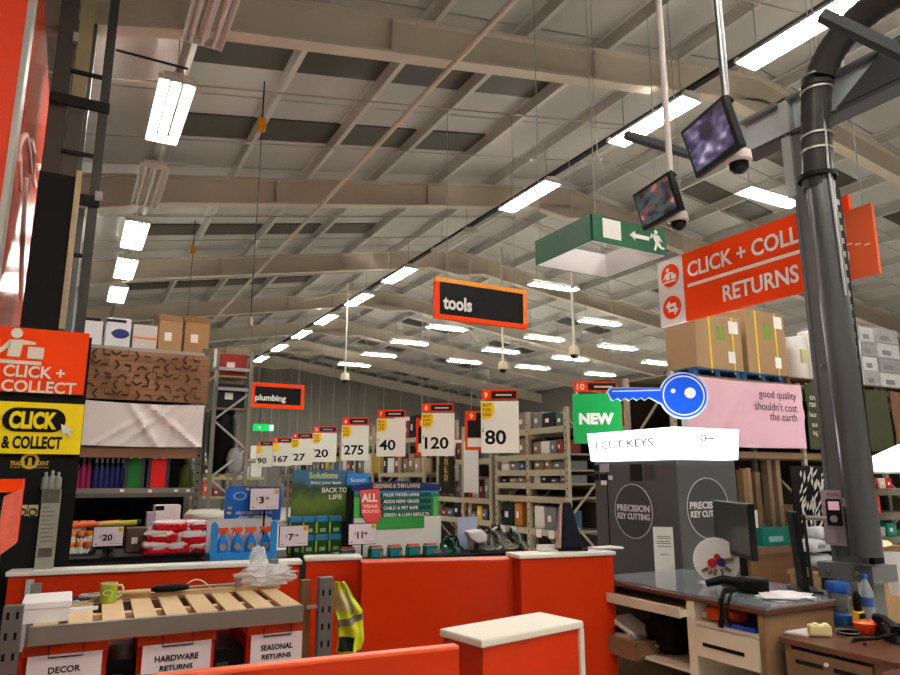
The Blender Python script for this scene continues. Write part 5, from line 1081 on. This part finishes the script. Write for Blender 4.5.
# ---- lower drawer table
t = D4 = T('drawer_table', 'brown wooden drawer table with two slots beside the desk', 'table', (3.5, 2.655, 0), -PI / 2)
Hh2 = .75
t.box('top', M((96, 62, 46), .3, noise=.15, nscale=8), 0, .62, -.02, .85, Hh2 - .03, Hh2, bevel=.004); t.box('side_panel', WOOD, .02, .06, 0, .82, 0, Hh2 - .03); t.box('side_panel', WOOD, .5, .54, 0, .82, 0, Hh2 - .03); t.box('back_panel', WOOD, .06, .5, .8, .82, 0, Hh2 - .03)
dr = t.box('drawer', M((116, 88, 62), .45, noise=.15, nscale=10), .065, .495, -.012, .5, Hh2 - .2, Hh2 - .05)
for x in (.09, .3): MB().box(x, x + .15, -.016, -.011, Hh2 - .115, Hh2 - .095).build('slot', INK, dr)
MB().cyl((.265, -.012, Hh2 - .085), (.265, -.025, Hh2 - .085), .01).build('knob', WHITE, dr)
t2 = T('side_table', 'low dark brown table at the bottom right corner', 'table', (3.3, 2.02, 0), -PI / 2); t2.box('top', M((104, 62, 46), .3, noise=.15), 0, .9, 0, .95, .7, .73); 
for x in (.04, .8):
    for y in (.05, .88): t2.box('leg', DWOOD, x, x + .05, y, y + .05, 0, .7)
def dp(u, v): q = at(u, v, Z=Hh2 + .001); return q
# items
q = dp(820, 636); b = T('foam_block', 'cream sponge block with soft ridges on the drawer table', 'sponge', q, -.75); b.box('body', M((226, 210, 160), .8, noise=.05), -.058, .058, -.03, .03, 0, .06, bevel=.012)
for k in (-.03, .02): b.box('ridge', M((226, 210, 160), .8), k, k + .025, -.025, .025, .059, .066, bevel=.004)
q = dp(800, 632); b = T('paper_sheets', 'small pale paper pad by the sponge on the drawer table', 'paper', q, .2); b.box('pad', M((206, 196, 196), .6), -.1, .1, -.08, .08, 0, .008); b.box('sheet', M((226, 216, 216), .6), -.08, .1, -.07, .06, .008, .01)
q = dp(806, 620); b = T('paint_pot', 'pink and grey small pot behind the sponge', 'pot', q, 0); b.add('pot', MB().lathe([(.045, 0), (.05, .05), (.05, .06)], n=14), M((150, 90, 96), .4), smooth=True); b.add('lid', MB().lathe([(.053, .06), (.053, .08), (.01, .085)], n=14), M((216, 120, 124), .4), smooth=True)
q = dp(835, 625); b = T('water_jug', 'clear jar with blue lid and blue base behind the sponge', 'jar', q + Vector((.06, .0, 0)), 0); b.o.scale = (.72, .72, .72)
b.add('base', MB().lathe([(.085, 0), (.09, .01), (.09, .08), (.07, .1)], n=20), M((30, 70, 120), .35), smooth=True); b.add('jar', MB().lathe([(.07, .1), (.075, .11), (.075, .24), (.07, .25)], n=20), M((120, 126, 124), .2, trans=.4), smooth=True); b.add('lid', MB().lathe([(.085, .25), (.09, .26), (.09, .31), (.08, .33), (.01, .335)], n=20), M((24, 76, 150), .3), smooth=True)
q = dp(857, 628); b = T('glue_bottle', 'yellow and black bottle standing by the blue jar', 'bottle', q + Vector((.03, .0, 0)), 0); b.box('body', M((240, 200, 20), .4), -.03, .03, -.02, .02, 0, .09, bevel=.006); b.add('nozzle', MB().lathe([(.02, .09), (.024, .12), (.024, .17), (.008, .2)], n=10), BLACK, smooth=True); b.box('label_patch', BLACK, -.03, .03, -.021, -.02, .05, .08)
q = dp(868, 622); b = T('water_bottle', 'clear water bottle with blue cap and blue label', 'bottle', q + Vector((.06, .03, 0)), 0)
b.add('body', MB().lathe([(.036, 0), (.04, .01), (.04, .16), (.03, .2), (.016, .23), (.015, .24)], n=18), M((210, 222, 230), .08, trans=.6), smooth=True); b.add('cap', MB().lathe([(.018, .24), (.018, .265), (.01, .267)], n=14), M((40, 100, 190), .4), smooth=True); b.add('band', MB().lathe([(.0405, .08), (.0415, .085), (.0415, .13), (.0405, .135)], n=18), M((50, 84, 140), .4), smooth=True)
for i, (u, v) in enumerate(((866, 634), (878, 633))):
    q = dp(u, v); b = T('bowl', ('orange ribbed bowl nearer the sponge', 'orange ribbed bowl nearer the telephone')[i], 'bowl', q, 0, 'orange bowls'); b.add('bowl', MB().lathe([(.035, 0), (.055, .03), (.06, .06), (.054, .06), (.04, .02), (.002, .014)], n=16), M((236, 74, 30), .4), smooth=True)
    b.add('filling', MB().lathe([(.054, .052), (.03, .06), (.002, .064)], n=14), M((226, 150, 110), .7), smooth=True)
q = dp(848, 634); b = T('dish', 'small dark metal dish on the drawer table', 'dish', q, 0); b.add('dish', MB().lathe([(.05, 0), (.06, .012), (.056, .012), (.045, .005), (.001, .005)], n=18), M((60, 60, 62), .3, metal=.6), smooth=True); b.add('rim', MB().lathe([(.061, .011), (.061, .014), (.056, .014), (.056, .011)], n=18), LGREY)
# telephone
q = at(904, 641, Z=.751); b = T('telephone', 'black desk telephone with handset and looping cord', 'telephone', (q.x, q.y, .751), -.6)
b.add('base', MB().hexa([(-.09, -.1, 0), (.12, -.1, 0), (.12, .12, 0), (-.09, .12, 0), (-.08, -.09, .025), (.11, -.09, .025), (.11, .11, .07), (-.08, .11, .07)]), M((24, 24, 25), .4), bevel=.008); b.add('handset', MB().tube([(-.09, -.12, .07), (-.07, -.04, .09), (-.06, .05, .1), (-.07, .12, .09)], [.028, .018, .018, .028], 10), BLACK, smooth=True)
b.add('cord', MB().tube([(-.09, -.13, .06), (-.18, -.1, .03), (-.27, -.05, .01), (-.33, -.08, -.03), (-.35, -.15, -.09), (-.32, -.2, -.12), (-.28, -.18, -.06), (-.25, -.12, .01)], .009, 8), M((16, 16, 17), .4), smooth=True)
q = at(893, 600, Z=.751); b = T('plastic_cup', 'clear plastic sleeve standing at the right edge', 'sleeve', (q.x + .25, q.y + .1, .751), 0); b.add('sleeve', MB().lathe([(.05, 0), (.055, .01), (.075, .3), (.07, .3), (.05, .015), (.002, .012)], n=16), FILM, smooth=True); b.add('contents', MB().blob((0, 0, .06), .04, .04, .05), M((200, 140, 110), .5), smooth=True)
# card reader and posters on the column
q = at(834, 520, X=4.35); b = T('card_terminal', 'black card terminal on an arm in front of the column', 'card terminal', (q.x, q.y, q.z - .1), -1.2)
x0, x1, z0, z1 = b.rect(826, 499, 841, 526); b.box('body', M((20, 20, 22), .35), x0, x1, 0, .04, z0, z1, bevel=.008); b.pbox('screen', M((196, 150, 164), .3, emit=.3), 828, 501.5, 839, 510, -.004, 0); b.add('button', MB().cyl(((x0 + x1) / 2, -.012, z0 + .045), ((x0 + x1) / 2, 0, z0 + .045), .022), STEEL); b.add('arm', MB().cyl((x0 - .14, .02, z0 + .045), (x0, .02, z0 + .045), .015), STEEL); b.add('arm_knuckle', MB().blob((x0 - .14, .02, z0 + .045), .02, .02, .02), DARK); b.add('bracket', MB().box((x0 + x1) / 2 - .01, (x0 + x1) / 2 + .01, .04, .16, z0 + .05, z0 + .07), DARK)
b.add('stem', MB().cyl((x0 - .14, .02, z0 + .04), (x0 - .13, .03, .75 - (q.z - .1)), .01), DARK)
b = T('poster', 'lilac leaflet holder fixed on the column behind the card terminal', 'leaflet', (4.44, 2.94, 0), -PI / 2); b.pbox('holder', M((168, 150, 158), .4), 823, 490, 843, 545, 0, .012); b.pbox('print', M((150, 110, 130), .5), 826, 493, 838, 495.5, -.003, 0); b.pbox('lower_print', M((186, 172, 178), .5), 826, 530, 836, 543, -.003, 0)
b = T('poster', 'small white ticket stuck on the column right of the card terminal', 'ticket', (4.478, 2.94, 0), -PI / 2); b.pbox('ticket', M((216, 212, 206), .5), 842, 498, 855, 507, 0, .008); b.pbox('print', M((120, 110, 110), .5), 846, 500, 853, 502, -.003, 0)

# ================================================================== RIGHT RACK WITH PALLETS
YR = 7.2
xa = at(669, 366, Y=YR).x
R2 = rack('long rack at right with hanging cloth banners and pallets on top', (xa, YR, 0), 0, [0.05, 2.93, 5.8, 8.6], 1.0, 3.12, [3.1, 1.98, .57], cu=RACKB, cb=M((128, 100, 76), .6), holes=True, back=M((40, 32, 26), .8))
PT = 3.1
def pallet(label, x0, x1, z, mat, group='pallets on the right rack'):
    p = T('pallet', label, 'pallet', R2.w((x0 + x1) / 2, .0, z), 0, group); a = (x1 - x0) / 2
    for k in range(4): p.box('board', mat, -a, a, .03 + .17 * k, .15 + .17 * k, .1, .125)
    for x in (-a + .05, 0, a - .05):
        for y in (.05, .3, .56): p.box('block', mat, x - .05, x + .05, y, y + .1, .022, .1)
        p.box('runner', mat, x - .05, x + .05, .03, .68, 0, .022)
pz = PT + .126
px = [(R2.X(696, 366), R2.X(743, 372), BLUEPAL, 'blue pallet under the left tall cartons'), (R2.X(745, 372), R2.X(786, 377), BLUEPAL, 'blue pallet under the right tall carton'), (R2.X(789, 378), R2.X(840, 382), M((96, 60, 44), .7), 'brown pallet under the white rolls'), (R2.X(844, 384), R2.X(880, 388), M((100, 66, 48), .7), 'brown pallet under the film wrapped stacks behind the column'), (R2.X(884, 388), R2.X(925, 392), M((90, 60, 44), .7), 'brown pallet at the right edge of view')]
for (a, b, m, l) in px: pallet(l, a, b, PT, m)
STRAP = M((226, 196, 40), .5)
def pcarton(u0, u1, vt, mat, label, straps, y1=.95):
    x0, x1 = R2.X(u0, 345, .05), R2.X(u1, 345, .05); zt_ = R2.Z((u0 + u1) / 2, vt, .05)
    t = T('carton', label, 'box', R2.w((x0 + x1) / 2, .05, pz), 0, 'tall cartons on pallets'); a = (x1 - x0) / 2; h = zt_ - pz
    t.box('body', mat, -a, a, 0, y1 - .05, 0, h, bevel=.01)
    for s in straps: t.box('strap', STRAP, -a + 2 * a * s - .018, -a + 2 * a * s + .018, -.004, 0, -.06, h)
    t.box('label_patch', WHITE, a * .35, a * .65, -.005, 0, .12, .3); t.box('green_stamp', M((122, 142, 62), .8), -a * .1, a * .25, -.003, 0, h * .55, h * .8); t.box('top_label', WHITE, a * .45, a * .85, -.006, 0, h - .26, h - .06)
    return t
pcarton(696, 742, 316, M((158, 128, 96), .8, noise=.08), 'tall brown carton with yellow straps at the left end', (.3, .8), .66); pcarton(747, 786, 312, M((154, 124, 92), .8, noise=.08), 'tall brown carton with yellow straps right of the others', (.25, .75))
for i, u in enumerate((795, 812)):
    q = R2.w(R2.X(u, 360, .4), .4, pz); t = T('white_roll', ('fat white roll left of another on the pallet', 'white roll half behind the column')[i], 'roll', q, 0, 'white rolls'); r = (.2, .2)[i]; h = R2.Z(u, (337, 331)[i], .3) - pz
    t.add('roll', MB().lathe([(r, 0), (r * 1.01, .02), (r, h - .02), (r * .9, h)], n=24), M((214, 210, 206), .35, noise=.06), smooth=True); t.add('core', MB().lathe([(.05, h), (.05, h + .004), (.035, h + .004)], n=12), CARTON); t.box('label_patch', M((196, 180, 140), .6), -.1, .08, -r - .006, -r + .03, h * .4, h * .7)
for i, (u0, u1, vt, lb) in enumerate(((845, 862, 324, 'film wrapped stack right behind the column'), (863, 877, 328, 'film wrapped stack second right of the column'), (879, 900, 330, 'film wrapped stack at the right edge'))):
    x0, x1 = R2.X(u0, 360, .05), R2.X(u1, 360, .05); h = R2.Z((u0 + u1) / 2, vt, .05) - pz; t = T('wrapped_stack', lb, 'stack', R2.w((x0 + x1) / 2, .05, pz), 0, 'film wrapped stacks'); a = (x1 - x0) / 2; n = 4
    for k in range(n):
        o = t.box('pack', M(((186, 186, 184), (140, 140, 142), (196, 194, 190), (112, 114, 118))[(k + i) % 4], .4, noise=.45, nscale=12), -a, a, 0, .8, h * k / n, h * (k + 1) / n - .012, bevel=.008); MB().box(-a * .6, a * .2, -.004, 0, h * k / n + .05, h * k / n + .14).build('print', M((80, 80, 84), .6), o)
    t.box('film', M((240, 242, 245), .12, alpha=.2, spec=.8), -a - .012, a + .012, -.012, .82, 0, h + .01)
# banners
def banner(label, u0, u1, v0, v1, mat, seed, lines, tm):
    t = T('banner', label, 'banner', (xa, YR - .1, 0), 0, 'cloth banners on the right rack'); r = cloth('', '', t, u0, u1, v0, v1, mat, 6, seed, amp=.45)
    for (s, a, b, c, d) in lines: t.ptext(s, tm, a, b, c, d, -.043, bold=.0)
banner('pink cloth banner reading good quality should not cost the earth', 682, 803, 380, 446.5, PINKB, 5, (('good quality', 759, 391, 796, 401), ("shouldn't cost", 755, 402.5, 797, 411), ('the earth', 770, 413, 797, 421)), M((90, 70, 78), .7))
banner('dark green cloth banner with white lettering behind the column', 808, 890, 387, 450, M((58, 62, 40), .7), 9, (('our', 809.5, 396, 820, 400), ('range', 809.5, 403, 821, 409), ('lasts', 809.5, 412, 821, 417), ('such', 812, 422, 823, 427), ('ages', 813, 431.5, 823, 436.5)), M((196, 196, 176), .7))
banner('brown cloth banner at the right edge', 893, 930, 393, 448, M((104, 74, 58), .7), 12, (), PAPER)
# lower right rack contents
z2 = .572
for i, (u0, u1, v0, c) in enumerate(((745, 750, 470, (126, 100, 72)), (751, 756, 468, (150, 124, 92)), (757, 762, 472, (104, 82, 60)), (773, 777, 448, (126, 104, 80)), (779, 783, 450, (136, 114, 88)))):
    x0, x1 = R2.X(u0, 500, .1), R2.X(u1, 500, .1); z1 = min(R2.Z(u0, v0, .1), 1.86); single('timber_board', MB().box(0, x1 - x0, 0, .12, 0, z1 - z2).box(0.004, x1 - x0 - .004, -.004, 0, .05, z1 - z2 - .05), M(c, .7, noise=.15, nscale=9), f'upright timber board, {ORD[i]} from the left in the right rack', 'board', R2.w(x0, .1 + .05 * (i % 2), z2), 0, 'upright timber boards')
def crate_like(label, u0, u1, v0, v1, mat, y0, y1, cat='crate', name='crate', base=None):
    x0, x1 = R2.X(u0, (v0 + v1) / 2, y0), R2.X(u1, (v0 + v1) / 2, y0); zt_ = R2.Z((u0 + u1) / 2, v0, y0); zb_ = base if base is not None else R2.Z((u0 + u1) / 2, v1, y0)
    t = T(name, label, cat, R2.w((x0 + x1) / 2, y0, zb_), 0); a = (x1 - x0) / 2; h = zt_ - zb_
    t.box('body', mat, -a, a, 0, y1 - y0, 0, h * .92, bevel=.01); t.box('rim', mat, -a - .012, a + .012, -.012, y1 - y0 + .012, h * .86, h, bevel=.006); return t
c_ = crate_like('teal plastic crate on the lower shelf of the right rack', 763, 791, 527, 546, TEAL, .03, .5, base=z2); c_.box('label_patch', M((150, 206, 200), .5), -.2, .12, -.013, -.001, .06, .14)
single('notice_card', MB().box(0, .16, 0, .004, 0, .26).box(.02, .14, -.002, 0, .05, .06).box(.02, .14, -.002, 0, .1, .11), M((206, 206, 206), .6), 'white hanging notice left of the teal crate', 'notice', R2.w(R2.X(751, 520, -.02), -.02, R2.Z(756, 528, -.02)))
crate_like('big brown carton under the lower shelf of the right rack', 751, 796, 553, 583, M((126, 92, 64), .8), .05, .6, 'box', 'carton', 0.0)
crate_like('brown carton on the upper dark shelf behind the timber boards', 786, 802, 505, 540, CARTON2, .35, .8, 'box', 'carton', z2)
# zebra board in front of the rack
c = at(812, 535, Y=6.6); t = T('pattern_board', 'black board with white zebra pattern left of the column', 'board', (c.x, 6.6, 0), -.3); x0, x1, z0, z1 = t.rect(800, 466, 828, 538); t.box('board', M((20, 20, 20), .5), x0 - .1, x1, 0, .03, 0, z1)
random.seed(2); g = MB()
for k in range(64):
    x_, z_ = x0 + (x1 - x0) * random.uniform(.05, .95), z0 + (z1 - z0) * random.uniform(.05, .93); a = random.uniform(.03, .055); an = 1.25 + random.uniform(-.35, .35)
    g.prism([(x_ + a * 1.7 * math.cos(an), z_ + a * 1.7 * math.sin(an)), (x_ - .018, z_), (x_ - a * 1.7 * math.cos(an), z_ - a * 1.7 * math.sin(an)), (x_ + .018, z_)], -.004, 0)
t.add('zebra_print', g, M((206, 204, 200), .6), kind='stuff')
random.seed(6)
for i, (u, v) in enumerate(((813, 546), (824, 545), (818, 534), (820, 561))):
    q = at(u, v, Y=6.1); t = T('cement_sack', f'pale grey plastic sack, {("left", "right", "top", "low")[i]} one in the heap left of the column', 'sack', (q.x, 6.1, q.z - .07), .1 * i, 'grey plastic sacks'); t.add('sack_body', MB().blob((0, 0, .08), .17, .14, .09, 16, 10, .12, .75), M((176, 180, 184), .3), smooth=True); t.box('print', M((120, 126, 132), .4), -.08, .06, -.142, -.12, .05, .1)
q = at(818, 570, Y=6.1); t = T('pallet_stand', 'wooden stand under the grey plastic sacks', 'stand', (q.x, 6.1, 0)); zt_ = q.z + .0
t.box('top', WOOD, -.3, .3, -.18, .25, zt_ - .06, zt_); [t.box('leg', WOOD, x, x + .06, y, y + .06, 0, zt_ - .06) for x in (-.28, .22) for y in (-.16, .16)]
# white lit canopy and shelf at the right edge
c = at(890, 470, Y=5.6); t = T('light_canopy', 'white lit tent shaped canopy at the right edge', 'canopy', (c.x + .55, 5.6, 0)); zc = c.z
t.add('shade', MB().hexa([(-.78, -.5, zc - .02), (.8, -.5, zc - .02), (.8, .6, zc - .02), (-.78, .6, zc - .02), (-.1, .0, zc + .36), (.2, .0, zc + .36), (.2, .1, zc + .36), (-.1, .1, zc + .36)]), M((255, 255, 255), .5, emit=1.1)); t.add('shade_rim', MB().box(-.79, .81, -.51, .61, zc - .045, zc - .02), WHITE)
for x in (-.5, .62):
    for y in (-.4, .5): t.add('leg', MB().cyl((x, y, 0), (x, y, zc - .04), .02), LGREY)
R5 = rack('small shelf unit below the white canopy at the right edge', (at(868, 520, Y=6.4).x, 6.4, 0), 0, [0, 1.6], .6, 1.72, [.7, 1.05, 1.42], cu=RACKG, cb=M((120, 112, 100), .5), back=M((20, 19, 18), .8))
for i, (x, c, cn, z) in enumerate(((.12, (206, 196, 180), 'cream', 1.422), (.3, (176, 40, 40), 'red', 1.422), (.5, (206, 190, 170), 'beige', 1.422), (.68, (180, 30, 40), 'dark red', 1.422))): carton(x, x + .16, .05, .35, z, z + .16, M(c, .6), f'{cn} tub on the top shelf below the white canopy', R5)
t = T('orange_card', 'orange upright product card below the canopy', 'card', R5.w(.14, -.03, 1.05)); t.box('card', M((240, 74, 24), .5), 0, .17, 0, .012, 0.0, .26); t.text('ON', M((250, 200, 160), .5), .04, .13, .05, .09, 0, bold=.03); t.box('line', M((200, 50, 20), .5), 0, .17, -.002, 0, .12, .13)
for i, (x, w_, h, c, cn) in enumerate(((.02, .2, .2, (206, 180, 140), 'tan'), (.3, .2, .14, (200, 200, 190), 'white'), (.56, .25, .2, (30, 140, 130), 'teal'))): carton(x, x + w_, .05, .4, .702, .702 + h, M(c, .6), f'{cn} box on the low shelf below the canopy', R5)
q = at(892, 560, Y=4.3); t = T('carton', 'open brown carton with pale contents at the right edge', 'box', (q.x + .08, 4.3, 0)); x0 = t.X(883, 570); x1 = x0 + .5; zc, zd = t.Z(892, 547), 0
t.box('body', CARTON, x0, x1, 0, .4, 0, zc, bevel=.008); t.add('flap', MB().hexa([(x0, 0, zc), (x1, 0, zc), (x1, .01, zc), (x0, .01, zc), (x0 + .03, -.12, zc + .03), (x1, -.12, zc + .03), (x1, -.11, zc + .035), (x0 + .03, -.11, zc + .035)]), CARTON); t.add('contents', MB().blob(((x0 + x1) / 2, .2, zc), .2, .15, .06, 12, 8, .2), M((226, 214, 180), .6), smooth=True)
bpy.context.view_layer.update()
